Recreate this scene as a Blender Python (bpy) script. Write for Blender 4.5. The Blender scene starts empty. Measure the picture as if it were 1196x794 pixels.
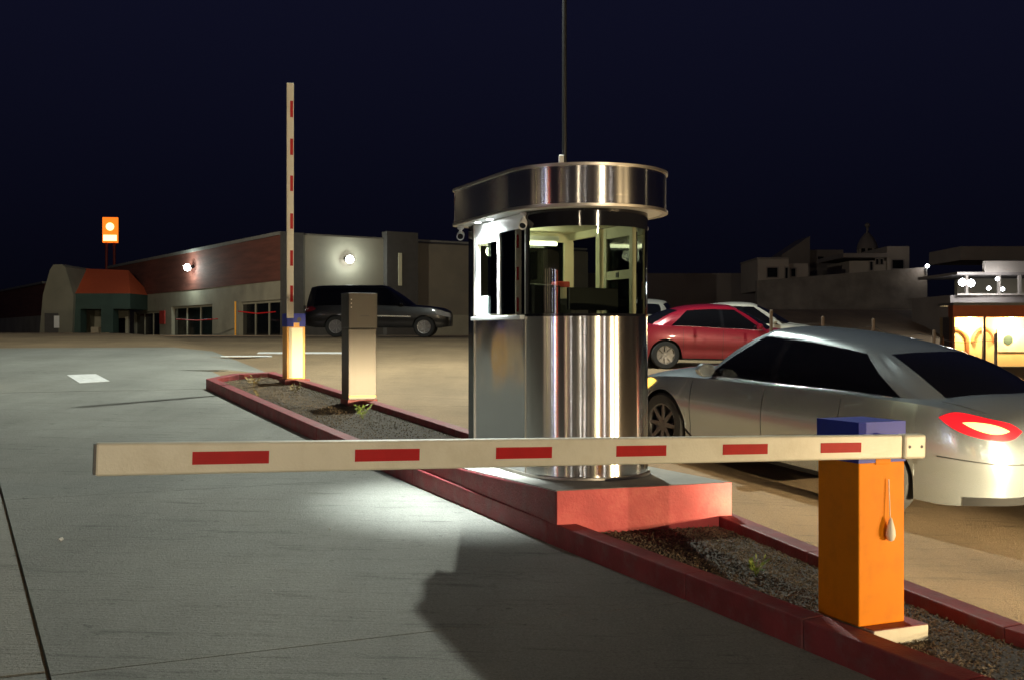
import bpy, bmesh, math, random
import numpy as np
from math import sin, cos, pi, sqrt, radians as R, exp, log, atan2
from mathutils import Vector, Matrix
random.seed(7); rng = np.random.default_rng(7)
sc = bpy.context.scene
C = bpy.data.collections.new('place'); sc.collection.children.link(C)

# ------------------------------------------------------------------ camera
cd = bpy.data.cameras.new('camera'); cam = bpy.data.objects.new('camera', cd); C.objects.link(cam)
cd.sensor_width = 36; cd.lens = 36 * 1300 / 1196; cd.shift_y = -7 / 1196
cd.clip_start = .05; cd.clip_end = 2000
cam.location = (0, 0, 0); cam.rotation_euler = (R(90), 0, 0)
sc.camera = cam
# ------------------------------------------------------------------ night sky
w = bpy.data.worlds.new('World'); sc.world = w; w.use_nodes = True
nt = w.node_tree; bg = nt.nodes['Background']
tc = nt.nodes.new('ShaderNodeTexCoord'); sx = nt.nodes.new('ShaderNodeSeparateXYZ')
cr = nt.nodes.new('ShaderNodeValToRGB')
nt.links.new(tc.outputs['Generated'], sx.inputs[0]); nt.links.new(sx.outputs['Z'], cr.inputs[0])
cr.color_ramp.elements[0].position = 0.0; cr.color_ramp.elements[0].color = (.0012, .0013, .0030, 1)
cr.color_ramp.elements[1].position = .34; cr.color_ramp.elements[1].color = (.0050, .0054, .0165, 1)
nt.links.new(cr.outputs[0], bg.inputs[0]); bg.inputs[1].default_value = 1.0
# ------------------------------------------------------------------ exposure
vs = sc.view_settings; vs.view_transform = 'Standard'; vs.look = 'None'; vs.gamma = 1; vs.exposure = 0; vs.use_curve_mapping = False
sc.cycles.use_denoising = True; sc.cycles.max_bounces = 8; sc.cycles.transparent_max_bounces = 16
sc.cycles.sample_clamp_indirect = 6; sc.cycles.caustics_reflective = True; sc.cycles.caustics_refractive = False
sc.cycles.blur_glossy = .3

def lamp(name, kind, loc, power, col, to=None, size=.1, angle=None, blend=.3, parent=None):
    l = bpy.data.lights.new(name, kind); l.energy = power; l.color = col
    if kind == 'SPOT':
        l.spot_size = R(angle); l.spot_blend = blend; l.shadow_soft_size = size
    elif kind == 'AREA':
        l.shape = 'DISK'; l.size = size
        if angle: l.spread = R(angle)
    else:
        l.shadow_soft_size = size
    o = bpy.data.objects.new(name, l); C.objects.link(o); o.location = loc
    if to is not None:
        o.rotation_euler = (Vector(to) - Vector(loc)).to_track_quat('-Z', 'Y').to_euler()
    if parent: o.parent = parent
    return o

# ------------------------------------------------------------------ materials
MATS = {}
def mat(name, col, rough=.6, metal=0., var=.12, vscale=3., bump=0., bscale=40., emit=None, estr=0., coat=0., spec=.5, stretch=None, rvar=0., dirt=None, dscale=1.5, damt=.5):
    m = bpy.data.materials.new(name); m.use_nodes = True; MATS[name] = m
    n = m.node_tree.nodes; L = m.node_tree.links; p = n['Principled BSDF']
    p.inputs['Roughness'].default_value = rough; p.inputs['Metallic'].default_value = metal
    p.inputs['Specular IOR Level'].default_value = spec
    p.inputs['Coat Weight'].default_value = coat; p.inputs['Coat Roughness'].default_value = .05
    t = n.new('ShaderNodeTexCoord'); co = t.outputs['Object']
    if stretch:
        mp = n.new('ShaderNodeMapping'); mp.inputs['Scale'].default_value = stretch; L.new(co, mp.inputs[0]); co = mp.outputs[0]
    nz = n.new('ShaderNodeTexNoise'); nz.inputs['Scale'].default_value = vscale; nz.inputs['Detail'].default_value = 6; L.new(co, nz.inputs['Vector'])
    r = n.new('ShaderNodeValToRGB'); r.color_ramp.elements[0].position = .3; r.color_ramp.elements[1].position = .7
    r.color_ramp.elements[0].color = (*[c * (1 - var) for c in col], 1); r.color_ramp.elements[1].color = (*[min(1, c * (1 + var)) for c in col], 1)
    L.new(nz.outputs[0], r.inputs[0]); outc = r.outputs[0]
    if dirt:
        n2 = n.new('ShaderNodeTexNoise'); n2.inputs['Scale'].default_value = dscale; n2.inputs['Detail'].default_value = 8; n2.inputs['Roughness'].default_value = .65; L.new(t.outputs['Object'], n2.inputs['Vector'])
        r2 = n.new('ShaderNodeValToRGB'); r2.color_ramp.elements[0].position = .48; r2.color_ramp.elements[1].position = .68
        r2.color_ramp.elements[0].color = (0, 0, 0, 1); r2.color_ramp.elements[1].color = (damt, damt, damt, 1); L.new(n2.outputs[0], r2.inputs[0])
        mx = n.new('ShaderNodeMix'); mx.data_type = 'RGBA'; L.new(r2.outputs[0], mx.inputs[0]); L.new(outc, mx.inputs[6]); mx.inputs[7].default_value = (*dirt, 1); outc = mx.outputs[2]
    L.new(outc, p.inputs['Base Color'])
    if rvar:
        mr = n.new('ShaderNodeMapRange'); mr.inputs[3].default_value = rough - rvar; mr.inputs[4].default_value = rough + rvar
        L.new(nz.outputs[0], mr.inputs[0]); L.new(mr.outputs[0], p.inputs['Roughness'])
    if bump:
        nb = n.new('ShaderNodeTexNoise'); nb.inputs['Scale'].default_value = bscale; nb.inputs['Detail'].default_value = 5; L.new(co, nb.inputs['Vector'])
        b = n.new('ShaderNodeBump'); b.inputs['Strength'].default_value = 1; b.inputs['Distance'].default_value = bump
        L.new(nb.outputs[0], b.inputs['Height']); L.new(b.outputs[0], p.inputs['Normal'])
    if emit:
        p.inputs['Emission Color'].default_value = (*emit, 1); p.inputs['Emission Strength'].default_value = estr
    return m
def steel(name, col, rough, aniso, warp=0., wscale=2.):
    m = mat(name, col, rough, 1., .03, 5.)
    n = m.node_tree.nodes; L = m.node_tree.links; p = n['Principled BSDF']
    p.inputs['Anisotropic'].default_value = aniso
    tg = n.new('ShaderNodeTangent'); tg.direction_type = 'RADIAL'; tg.axis = 'Z'; L.new(tg.outputs[0], p.inputs['Tangent'])
    p.inputs['Anisotropic Rotation'].default_value = .25
    if warp:
        t = n.new('ShaderNodeTexCoord'); nb = n.new('ShaderNodeTexNoise'); nb.inputs['Scale'].default_value = wscale; nb.inputs['Detail'].default_value = 1
        L.new(t.outputs['Object'], nb.inputs['Vector'])
        b = n.new('ShaderNodeBump'); b.inputs['Strength'].default_value = 1; b.inputs['Distance'].default_value = warp
        L.new(nb.outputs[0], b.inputs['Height']); L.new(b.outputs[0], p.inputs['Normal'])
    return m
def pane(name, tint, refl=1.0):
    m = bpy.data.materials.new(name); m.use_nodes = True; MATS[name] = m
    n = m.node_tree.nodes; L = m.node_tree.links; n.remove(n['Principled BSDF']); o = n['Material Output']
    tr = n.new('ShaderNodeBsdfTransparent'); tr.inputs[0].default_value = (*tint, 1)
    gl = n.new('ShaderNodeBsdfGlossy'); gl.inputs['Roughness'].default_value = .01
    fr = n.new('ShaderNodeFresnel'); fr.inputs[0].default_value = 1.5
    mu = n.new('ShaderNodeMath'); mu.operation = 'MULTIPLY'; mu.inputs[1].default_value = refl; L.new(fr.outputs[0], mu.inputs[0])
    ms = n.new('ShaderNodeMixShader'); L.new(mu.outputs[0], ms.inputs[0]); L.new(tr.outputs[0], ms.inputs[1]); L.new(gl.outputs[0], ms.inputs[2]); L.new(ms.outputs[0], o.inputs[0])
    return m
def glow(name, col, s):
    return mat(name, tuple(min(.8, c) for c in col), .4, var=0, emit=col, estr=s)

M = MATS
def concrete(name, col, broom=True):
    m = mat(name, col, .78, 0, .16, .55, spec=.35)
    n = m.node_tree.nodes; L = m.node_tree.links; p = n['Principled BSDF']
    base = p.inputs['Base Color'].links[0].from_socket
    t = n.new('ShaderNodeTexCoord')
    def noise(sc_, det, ro=.6, vec=None):
        q = n.new('ShaderNodeTexNoise'); q.inputs['Scale'].default_value = sc_; q.inputs['Detail'].default_value = det; q.inputs['Roughness'].default_value = ro
        L.new(vec or t.outputs['Object'], q.inputs['Vector']); return q.outputs[0]
    def ramp(x, a, b, c0, c1):
        q = n.new('ShaderNodeValToRGB'); q.color_ramp.elements[0].position = a; q.color_ramp.elements[1].position = b
        q.color_ramp.elements[0].color = (c0, c0, c0, 1); q.color_ramp.elements[1].color = (c1, c1, c1, 1); L.new(x, q.inputs[0]); return q.outputs[0]
    def mul(a, b):
        q = n.new('ShaderNodeMix'); q.data_type = 'RGBA'; q.blend_type = 'MULTIPLY'; q.inputs[0].default_value = 1; L.new(a, q.inputs[6]); L.new(b, q.inputs[7]); return q.outputs[2]
    # tyre darkening streaks along the lane, mottled stains, speckle
    mp = n.new('ShaderNodeMapping'); mp.inputs['Rotation'].default_value = (0, 0, R(-27)); mp.inputs['Scale'].default_value = (1.6, .22, 1); L.new(t.outputs['Object'], mp.inputs[0])
    c = mul(base, ramp(noise(1.1, 5, .6, mp.outputs[0]), .35, .68, .88, 1.05))
    c = mul(c, ramp(noise(3.1, 11, .8), .62, .76, 1.0, .62)); ms_ = n.new('ShaderNodeMapping'); ms_.inputs['Rotation'].default_value = (0, 0, R(-22)); ms_.inputs['Scale'].default_value = (.8, 5.5, 1); L.new(t.outputs['Object'], ms_.inputs[0])
    c = mul(c, ramp(noise(1.6, 11, .82, ms_.outputs[0]), .54, .68, 1.0, .45)); c = mul(c, ramp(noise(6.5, 8, .7), .63, .70, 1.0, .55)); c = mul(c, ramp(noise(26, 6, .75), .60, .74, 1.0, .66))
    c = mul(c, ramp(noise(75, 5, .85), .3, .72, .58, 1.30))
    L.new(c, p.inputs['Base Color'])
    # broom finish runs across the lane
    mb = n.new('ShaderNodeMapping'); mb.inputs['Rotation'].default_value = (0, 0, R(-27)); mb.inputs['Scale'].default_value = (1.2, 24, 1); L.new(t.outputs['Object'], mb.inputs[0])
    h1 = noise(3, 4, .6, mb.outputs[0]); h2 = noise(55, 5, .65); h3 = noise(260, 2)
    a1 = n.new('ShaderNodeMath'); a1.operation = 'MULTIPLY_ADD'; a1.inputs[1].default_value = .9 if broom else .2; L.new(h1, a1.inputs[0]); L.new(h2, a1.inputs[2])
    a2 = n.new('ShaderNodeMath'); a2.operation = 'MULTIPLY_ADD'; a2.inputs[1].default_value = .5; L.new(h3, a2.inputs[0]); L.new(a1.outputs[0], a2.inputs[2])
    b = n.new('ShaderNodeBump'); b.inputs['Strength'].default_value = 1; b.inputs['Distance'].default_value = .011; L.new(a2.outputs[0], b.inputs['Height']); L.new(b.outputs[0], p.inputs['Normal'])
    return m
concrete('concrete', (.265, .265, .235)); concrete('concrete_pale', (.31, .30, .26)); concrete('kerb_concrete', (.36, .35, .32), False)
concrete('lot', (.27, .19, .11), False)
mat('paint_white', (.72, .72, .70), .6, 0, .1, 9, .002, 120, dirt=(.35, .34, .32), dscale=14, damt=.6)
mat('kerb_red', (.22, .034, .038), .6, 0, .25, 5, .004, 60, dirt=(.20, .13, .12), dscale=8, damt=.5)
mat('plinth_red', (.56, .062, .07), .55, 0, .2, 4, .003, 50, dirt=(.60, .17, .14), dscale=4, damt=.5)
mat('plinth_grey', (.42, .41, .37), .8, 0, .15, 6, .003, 90, dirt=(.2, .19, .17), dscale=3)
mat('soil', (.075, .06, .045), .95, 0, .3, 12, .01, 60)
mat('stone_a', (.19, .145, .095), .9, 0, .5, 9)
mat('leaf', (.12, .17, .03), .55, 0, .3, 30); mat('dry_leaf', (.22, .17, .07), .7, 0, .3, 30)
mat('orange', (.80, .245, .002), .55, 0, .05, 3, .0003, 90, dirt=(.5, .14, .01), dscale=9, damt=.3, spec=.15)
mat('yellow_orange', (.85, .40, .045), .42, 0, .05, 3, .0012, 120)
mat('cap_blue', (.012, .028, .34), .45, 0, .08, 6, .0003, 90, spec=.25)
mat('cream', (.72, .68, .55), .38, 0, .05, 4, .001, 90, dirt=(.5, .44, .3), dscale=7, damt=.3)
mat('tape_red', (.46, .010, .012), .5, 0, .08, 20, spec=.2)
mat('black', (.012, .012, .013), .35, 0, .1, 5); mat('black_gloss', (.008, .008, .010), .08, 0, .1, 5)
mat('dark_plastic', (.03, .03, .032), .5, 0, .1, 5)
mat('white_plastic', (.75, .75, .73), .4, 0, .04, 5); mat('white_frame', (.80, .82, .82), .35, 0, .03, 5)
mat('cord_white', (.8, .76, .66), .6, 0, .05, 5)
mat('inner_cream', (.62, .59, .42), .55, 0, .05, 4); mat('inner_dark', (.03, .03, .032), .55, 0, .1, 4)
mat('box_red', (.5, .05, .035), .5); mat('box_cream', (.55, .48, .36), .7)
steel('steel', (.70, .675, .64), .19, .92, .0035, 1.3)
steel('steel_flat', (.55, .55, .56), .12, .75, .007, 2.0)
steel('steel_satin', (.62, .57, .50), .42, .3)
mat('brushed', (.075, .069, .062), .45, .6, .1, 3, .0006, 30, stretch=(1, 1, .05), rvar=.06)
pane('booth_glass', (.46, .51, .46), 1.3); pane('clear_glass', (.75, .82, .82), 1.0)
mat('car_glass', (.004, .004, .005), .03, 0, .0, 5, spec=.6)
mat('silver', (.44, .50, .53), .24, .75, .03, 3, coat=.8)
mat('red_paint', (.22, .006, .02), .3, .2, .03, 3, coat=.8)
mat('white_paint', (.42, .41, .37), .35, 0, .03, 3, coat=.6)
mat('black_paint', (.006, .006, .007), .35, .0, .03, 3, coat=.25)
mat('grey_paint', (.06, .06, .065), .3, .3, .03, 3, coat=.6)
mat('tyre', (.018, .018, .018), .85, 0, .2, 20); mat('rim', (.17, .17, .17), .35, .9, .05, 5)
mat('under', (.008, .008, .008), .9); mat('seam', (.02, .02, .02), .6); mat('chrome', (.7, .7, .7), .12, 1., .02, 4)
mat('tan_trim', (.28, .22, .15), .5)
glow('tail_hot', (1.0, .42, .14), 3.6); glow('tail_red', (1.0, .01, .02), .8); glow('amber', (1.0, .55, .08), 3.0)
mat('tail_off', (.12, .008, .01), .15, coat=.6); mat('lens_off', (.45, .45, .44), .12, .3, coat=.6)
glow('head_glow', (1.0, .88, .62), 60)
glow('tube_glow', (1.0, 1.0, .62), 14); glow('led_glow', (.93, 1.0, .98), 60); glow('lamp_glow', (.95, 1.0, .95), 22); glow('lamp_warm', (1.0, .82, .50), 60)
mat('store_shade', (.10, .07, .05), .8)
glow('small_white', (.9, .95, 1.0), 25)

# ------------------------------------------------------------------ mesh helpers
class MB:
    def __init__(s): s.v = []; s.f = []
    def add(s, vs_, fs):
        o = len(s.v); s.v += [tuple(q) for q in vs_]; s.f += [tuple(i + o for i in q) for q in fs]; return s
    def box(s, c, d, rz=0):
        x, y, z = (q / 2 for q in d); ca, sa = cos(rz), sin(rz); V = []
        for sx_, sy, sz in ((-1,-1,-1),(1,-1,-1),(1,1,-1),(-1,1,-1),(-1,-1,1),(1,-1,1),(1,1,1),(-1,1,1)):
            a, b = sx_ * x, sy * y; V.append((c[0] + a * ca - b * sa, c[1] + a * sa + b * ca, c[2] + sz * z))
        return s.add(V, [(3,2,1,0),(4,5,6,7),(0,1,5,4),(1,2,6,5),(2,3,7,6),(3,0,4,7)])
    def span(s, a, b): return s.box([(p + q) / 2 for p, q in zip(a, b)], [abs(q - p) for p, q in zip(a, b)])
    def prism(s, poly, z0, z1):
        n = len(poly); f0 = z0 if callable(z0) else (lambda x, y: z0); f1 = z1 if callable(z1) else (lambda x, y: z1)
        V = [(x, y, f0(x, y)) for x, y in poly] + [(x, y, f1(x, y)) for x, y in poly]
        return s.add(V, [tuple(range(n - 1, -1, -1)), tuple(range(n, 2 * n))] + [(i, (i + 1) % n, n + (i + 1) % n, n + i) for i in range(n)])
    def strip(s, path, z0, z1, th=0., closed=False):       # wall following a plan path; th = thickness to the left of travel
        n = len(path); P = []
        for i, (x, y) in enumerate(path):
            a = path[i - 1] if (i or closed) else path[i]; b = path[(i + 1) % n] if (i < n - 1 or closed) else path[i]
            d = Vector((b[0] - a[0], b[1] - a[1])).normalized(); P.append((x - d.y * th, y + d.x * th))
        V = []
        for (x, y), (a, b) in zip(path, P): V += [(x, y, z0), (x, y, z1), (a, b, z1), (a, b, z0)]
        F = []; m = n if closed else n - 1
        for i in range(m):
            j = (i + 1) % n
            for k in range(4):
                if th == 0 and k != 0: continue
                F.append((4*i + k, 4*j + k, 4*j + (k + 1) % 4, 4*i + (k + 1) % 4))
        if not closed and th: F += [(3,2,1,0), tuple(4*(n-1) + k for k in range(4))]
        return s.add(V, F)
    def tube(s, pts, r, n=8, r2=None):
        pts = [Vector(p) for p in pts]; V = []; F = []; m = len(pts)
        for i, p in enumerate(pts):
            d = (pts[min(i + 1, m - 1)] - pts[max(i - 1, 0)]).normalized()
            a = d.orthogonal().normalized() if i == 0 else (prev - d * prev.dot(d)).normalized(); prev = a
            b = d.cross(a); rr = r if r2 is None else r + (r2 - r) * i / (m - 1)
            V += [p + (a * cos(2*pi*k/n) + b * sin(2*pi*k/n)) * rr for k in range(n)]
        for i in range(m - 1):
            F += [(i*n + k, i*n + (k+1) % n, (i+1)*n + (k+1) % n, (i+1)*n + k) for k in range(n)]
        F += [tuple(range(n - 1, -1, -1)), tuple((m-1)*n + k for k in range(n))]
        return s.add(V, F)
    def lathe(s, prof, n=24, axis='z', c=(0, 0, 0)):
        V = []; F = []
        for r, h in prof:
            for k in range(n):
                a = 2*pi*k/n; p = (r*cos(a), r*sin(a), h)
                if axis == 'y': p = (p[0], p[2], p[1])
                if axis == 'x': p = (p[2], p[0], p[1])
                V.append((p[0]+c[0], p[1]+c[1], p[2]+c[2]))
        for i in range(len(prof) - 1): F += [(i*n + k, i*n + (k+1) % n, (i+1)*n + (k+1) % n, (i+1)*n + k) for k in range(n)]
        return s.add(V, F)
    def grid(s, rows):
        n = len(rows[0]); V = [p for r in rows for p in r]
        return s.add(V, [(i*n + j, i*n + j + 1, (i+1)*n + j + 1, (i+1)*n + j) for i in range(len(rows) - 1) for j in range(n - 1)])
    def xf(s, mtx): s.v = [tuple(mtx @ Vector(p)) for p in s.v]; return s
    def build(s, name, m, parent=None, smooth=False, bevel=0, fix=True):
        me = bpy.data.meshes.new(name); me.from_pydata(s.v, [], s.f)
        if fix:
            bm = bmesh.new(); bm.from_mesh(me); bmesh.ops.recalc_face_normals(bm, faces=bm.faces); bm.to_mesh(me); bm.free()
        me.materials.append(M[m] if isinstance(m, str) else m)
        if smooth: me.polygons.foreach_set('use_smooth', [True] * len(me.polygons))
        me.update(); o = bpy.data.objects.new(name, me); C.objects.link(o)
        if parent: o.parent = parent
        if smooth == 'angle':
            md = o.modifiers.new('e', 'EDGE_SPLIT'); md.split_angle = R(38)
        if bevel:
            b = o.modifiers.new('b', 'BEVEL'); b.width = bevel; b.segments = 2; b.limit_method = 'ANGLE'; b.angle_limit = R(50)
        return o
def tag(o, label, cat, group=None):
    o['label'] = label; o['category'] = cat
    if group: o['group'] = group
    return o
def struct(o): o['kind'] = 'structure'; return o
def thing(name, label, cat, loc=(0, 0, 0), rz=0, group=None):
    o = bpy.data.objects.new(name, None); o.empty_display_size = .2; C.objects.link(o); o.location = loc; o.rotation_euler = (0, 0, rz)
    return tag(o, label, cat, group)
def sub(name, parent, loc=(0, 0, 0), rot=(0, 0, 0)):
    o = bpy.data.objects.new(name, None); o.empty_display_size = .1; C.objects.link(o); o.parent = parent; o.location = loc; o.rotation_euler = rot; return o
def copy_tree(o, parent=None):
    c = o.copy(); C.objects.link(c); c.parent = parent
    for ch in list(o.children): copy_tree(ch, c)
    return c

# ------------------------------------------------------------------ the lie of the land (camera height = 0)
U = np.array([-.41, .912]); V2 = np.array([.912, .41]); P0 = np.array([1.695, 5.44])
def sw(x, y): d = (x - P0[0], y - P0[1]); return d[0]*U[0] + d[1]*U[1], d[0]*V2[0] + d[1]*V2[1]
def xy(s, w_): return P0[0] + s*U[0] + w_*V2[0], P0[1] + s*U[1] + w_*V2[1]
def sstep(a, b, t): t = min(1, max(0, (t - a) / (b - a))); return t*t*(3 - 2*t)
def ramp(x, y):                                            # top of island kerb: a 5.8 % ramp that levels off
    s, w_ = sw(x, y); lin = -1.431 + .058*s; k = .25; q = (.2 - lin) / k
    return .2 - k*(q if q > 30 else log(1 + exp(q)))
def ground(x, y):
    s, w_ = sw(x, y)
    z = ramp(x, y) - .15 - .13*sstep(0, .9, w_)
    z -= .11*sstep(.5, 1.6, w_)*(1 - sstep(2.2, 8, s))
    z -= 1.75*sstep(10, 18, x)*sstep(12, 26, y)
    z += 3.6*sstep(50, 77, y)*sstep(9, 17, x)
    return z
def tilt(o, x, y, yaw, z=None):                            # stand a thing on the sloping ground, heading yaw (its +X)
    e = 1.2; n = Vector((ground(x - e, y) - ground(x + e, y), ground(x, y - e) - ground(x, y + e), 2*e)).normalized()
    f = Vector((cos(yaw), sin(yaw), 0)); f = (f - n*f.dot(n)).normalized(); l = n.cross(f)
    m = Matrix((f, l, n)).transposed().to_4x4(); m.translation = (x, y, ground(x, y) if z is None else z)
    o.matrix_world = m

# ground sheet with graded spacing
def axis(lo, hi, fine0, fine1, st, g=1.18):
    a = list(np.arange(fine0, fine1 + 1e-6, st)); d = st
    while a[-1] < hi: d *= g; a.append(a[-1] + d)
    d = st
    while a[0] > lo: d *= g; a.insert(0, a[0] - d)
    return a
gx = axis(-900, 900, -14, 20, .5); gy = axis(-300, 900, -6, 30, .5)
def under_slab(x, y):
    s, w_ = sw(x, y); return .035 if (-8.2 < s < 23.3 and -9.2 < w_ < .55) else .0
struct(MB().grid([[(x, y, ground(x, y) - under_slab(x, y)) for x in gx] for y in gy]).build('ground', 'lot', smooth=True))

# concrete lane, slab by slab
road = struct(bpy.data.objects.new('concrete_road', None)); C.objects.link(road)
def slab(s0, s1, wl, wr, m='concrete'):
    n = max(2, int((s1 - s0) / .8)); k = max(2, int((wr(s0) - wl(s0)) / .8)); rows = []
    for i in range(n + 1):
        s = s0 + (s1 - s0)*i/n; a, b = wl(s), wr(s)
        rows.append([(*xy(s, a + (b - a)*j/k), 0) for j in range(k + 1)])
    rows = [[(x, y, ground(x, y)) for x, y, _ in r] for r in rows]
    mb = MB().grid(rows)
    rim = rows[0] + [r[-1] for r in rows[1:]] + rows[-1][-2::-1] + [r[0] for r in rows[-2:0:-1]]
    low = [(x, y, z - .034) for x, y, z in rim]; q = len(rim)
    mb.add(rim + low, [(i, (i + 1) % q, q + (i + 1) % q, q + i) for i in range(q)])
    return mb.build('slab', m, road, smooth='angle')
islL = lambda s: -.13 - .078*s + .12                        # hidden under the kerb
def kerbw(s): return islL(s) if s < 13.4 else .6
def JW(s): return -3.57 - .051*s
for s0, s1 in ((-7.5, -3.1), (-3.09, 1.09), (1.10, 5.2), (5.203, 9.1), (9.104, 13.05), (13.075, 16.4), (16.404, 20.), (20.004, 23.)):
    slab(s0, s1, lambda s: JW(s) + .008, kerbw)
for s0, s1 in ((1.16, 6.3), (6.31, 13.0), (13.02, 23.)):
    slab(s0, s1, lambda s: JW(s) - 5., lambda s: JW(s) - .012, 'concrete_pale')
slab(-7.5, 1.13, lambda s: JW(s) - 5., lambda s: JW(s) - .012)

# painted marks (flat, 4 mm above)
def paint(name, pts, label):
    P = [(x, y, ground(x, y) + .006) for x, y in pts]; lo = [(x, y, z - .006) for x, y, z in P]; n = len(P)
    o = MB().add(P + lo, [tuple(range(n))] + [(i, (i+1) % n, n+(i+1) % n, n+i) for i in range(n)]).build(name, 'paint_white'); return struct(o)
paint('painted_marking', [(-7.42, 18.55), (-7.05, 18.85), (-6.40, 17.7), (-6.72, 17.3)], '')
def paint_bar(px0, px1, py, d):
    a = []
    for px in (px0, px1):
        k = (px - 598)/1300; y = 20.0
        for _ in range(40): y = y*.5 + .5*(-ground(k*y, y)*1300/(py - 390))
        a.append((k*y, y))
    (x0, y0), (x1, y1) = a
    paint('painted_marking', [(x0, y0), (x1, y1), (x1 - .1, y1 + d), (x0 - .1, y0 + d)], '')
paint_bar(258, 318, 416.5, .35); paint_bar(300, 400, 413.0, .6)

# ------------------------------------------------------------------ traffic island
LT = [(2.75, 3.25), (1.92, 4.74), (1.45, 5.55), (.99, 6.36), (.24, 7.64), (-.86, 9.62), (-2.1, 11.95), (-3.25, 14.18), (-4.66, 16.95)]
RT = [(3.9, 3.6), (2.56, 5.57), (1.98, 7.0), (1.59, 8.07), (.72, 9.75), (-.49, 12.12), (-1.8, 14.6), (-3.02, 16.87), (-3.95, 18.4)]
def inset(path, d):
    out = []
    for i, (x, y) in enumerate(path):
        a = path[max(0, i-1)]; b = path[min(len(path)-1, i+1)]; t = Vector((b[0]-a[0], b[1]-a[1])).normalized(); out.append((x - t.y*d, y + t.x*d))
    return out
isl = thing('traffic_island', 'long red kerbed concrete island with a gravel bed between the two lanes', 'traffic island')
def kerb(path, side, top=.0, wid=.15):
    # sections between chisel joints, one piece each
    dense = []
    for (a, b) in zip(path[:-1], path[1:]):
        L_ = math.dist(a, b); n = max(1, round(L_/3.2))
        for i in range(n): dense.append((a[0] + (b[0]-a[0])*i/n, a[1] + (b[1]-a[1])*i/n))
    dense.append(path[-1]); inn = inset(dense, -wid*side)
    for i in range(len(dense) - 1):
        a, b, c, d = dense[i], dense[i+1], inn[i+1], inn[i]
        g = .0006; q = Vector((b[0]-a[0], b[1]-a[1])).normalized()*g
        a, d = (a[0]+q.x, a[1]+q.y), (d[0]+q.x, d[1]+q.y); b, c = (b[0]-q.x, b[1]-q.y), (c[0]-q.x, c[1]-q.y)
        dz = random.uniform(-.001, .001)
        P = [a, b, c, d]; low = [(x, y, ramp(x, y) - .36) for x, y in P]; hi = [(x, y, ramp(x, y) + top + dz) for x, y in P]
        o = MB().add(low + hi, [(3,2,1,0), (4,5,6,7), (0,1,5,4), (1,2,6,5), (2,3,7,6), (3,0,4,7)]).build('kerb_stone', 'kerb_red', isl, bevel=.009)
kerb(LT, 1); kerb(RT, -1)
kerb([LT[-1], (-4.5, 17.9), RT[-1]], 1)
bedp = inset(LT, -.10)[:] + inset(RT, .10)[::-1]
rows = []
Lb, Rb = inset(LT, -.13), inset(RT, .13)
for a, b in zip(Lb, Rb): rows.append([(a[0]+(b[0]-a[0])*j/6, a[1]+(b[1]-a[1])*j/6, ramp(a[0]+(b[0]-a[0])*j/6, a[1]+(b[1]-a[1])*j/6) - .075) for j in range(7)])
MB().grid(rows).build('soil_bed', 'soil', isl, smooth=True)
# gravel: small uneven stones, real geometry
def gravel(n, size):
    Lp = np.array(Lb); Rp = np.array(Rb); seg = np.array([math.dist(Lp[i], Lp[i+1]) for i in range(len(Lp)-1)])
    dens = seg.copy(); near = np.array([.6, 1.6, 1.6, 1.6, .9, .25, .8, .8]); dens *= near; dens /= dens.sum()
    k = rng.choice(len(seg), n, p=dens); t = rng.random(n)[:, None]; q = rng.random(n)[:, None]
    a = Lp[k]*(1-t) + Lp[k+1]*t; b = Rp[k]*(1-t) + Rp[k+1]*t; p = a*(1-q) + b*q
    z = np.array([ramp(x, y) for x, y in p]) - .072 + rng.normal(0, .004, n)
    oct_ = np.array([(1,0,0),(0,1,0),(-1,0,0),(0,-1,0),(0,0,1),(0,0,-1)], float); fc = np.array([(0,1,4),(1,2,4),(2,3,4),(3,0,4),(1,0,5),(2,1,5),(3,2,5),(0,3,5)])
    ang = rng.random(n)*2*pi; sc_ = size*rng.uniform(.45, 1.35, (n, 3)); sc_[:, 2] *= .75
    v = oct_[None]*sc_[:, None, :]; v = v + rng.normal(0, .18*size, v.shape); ca, sa = np.cos(ang)[:, None], np.sin(ang)[:, None]
    x = v[..., 0]*ca - v[..., 1]*sa + p[:, 0:1]; y = v[..., 0]*sa + v[..., 1]*ca + p[:, 1:2]; zz = v[..., 2] + z[:, None]
    vv = np.stack([x, y, zz], -1).reshape(-1, 3); ff = (fc[None] + (np.arange(n)*6)[:, None, None]).reshape(-1, 3)
    me = bpy.data.meshes.new('gravel'); me.from_pydata(vv.tolist(), [], ff.tolist()); me.materials.append(M['stone_a'])
    o = bpy.data.objects.new('gravel', me); C.objects.link(o); o['kind'] = 'stuff'; o['label'] = 'loose brown gravel filling the island bed'; o['category'] = 'gravel'; return o
gravel(42000, .0075)

# booth plinth: level top, red painted sides
PZ = -1.06
pl = thing('booth_plinth', 'raised concrete plinth painted red on its sides, under the steel booth', 'plinth')
pp = [(.30, 7.54), (1.575, 7.985), (.70, 9.80), (.42, 10.35), (-1.06, 10.06), (-.815, 9.60)]
MB().prism(pp, lambda x, y: ramp(x, y) - .3, PZ - .006).build('shaded_side', 'kerb_red', pl, bevel=.012)  # unlit side: its shade is put in by a darker red than the front
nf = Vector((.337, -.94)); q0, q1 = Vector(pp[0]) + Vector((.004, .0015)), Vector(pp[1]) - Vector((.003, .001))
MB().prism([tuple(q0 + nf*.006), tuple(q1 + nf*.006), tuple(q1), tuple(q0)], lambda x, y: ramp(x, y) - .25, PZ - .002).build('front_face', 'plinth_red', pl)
cx_, cy_ = .3, 8.9
MB().prism([(cx_ + (x - cx_)*.985, cy_ + (y - cy_)*.985) for x, y in pp], PZ - .02, PZ).build('top_slab', 'plinth_grey', pl)

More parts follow.
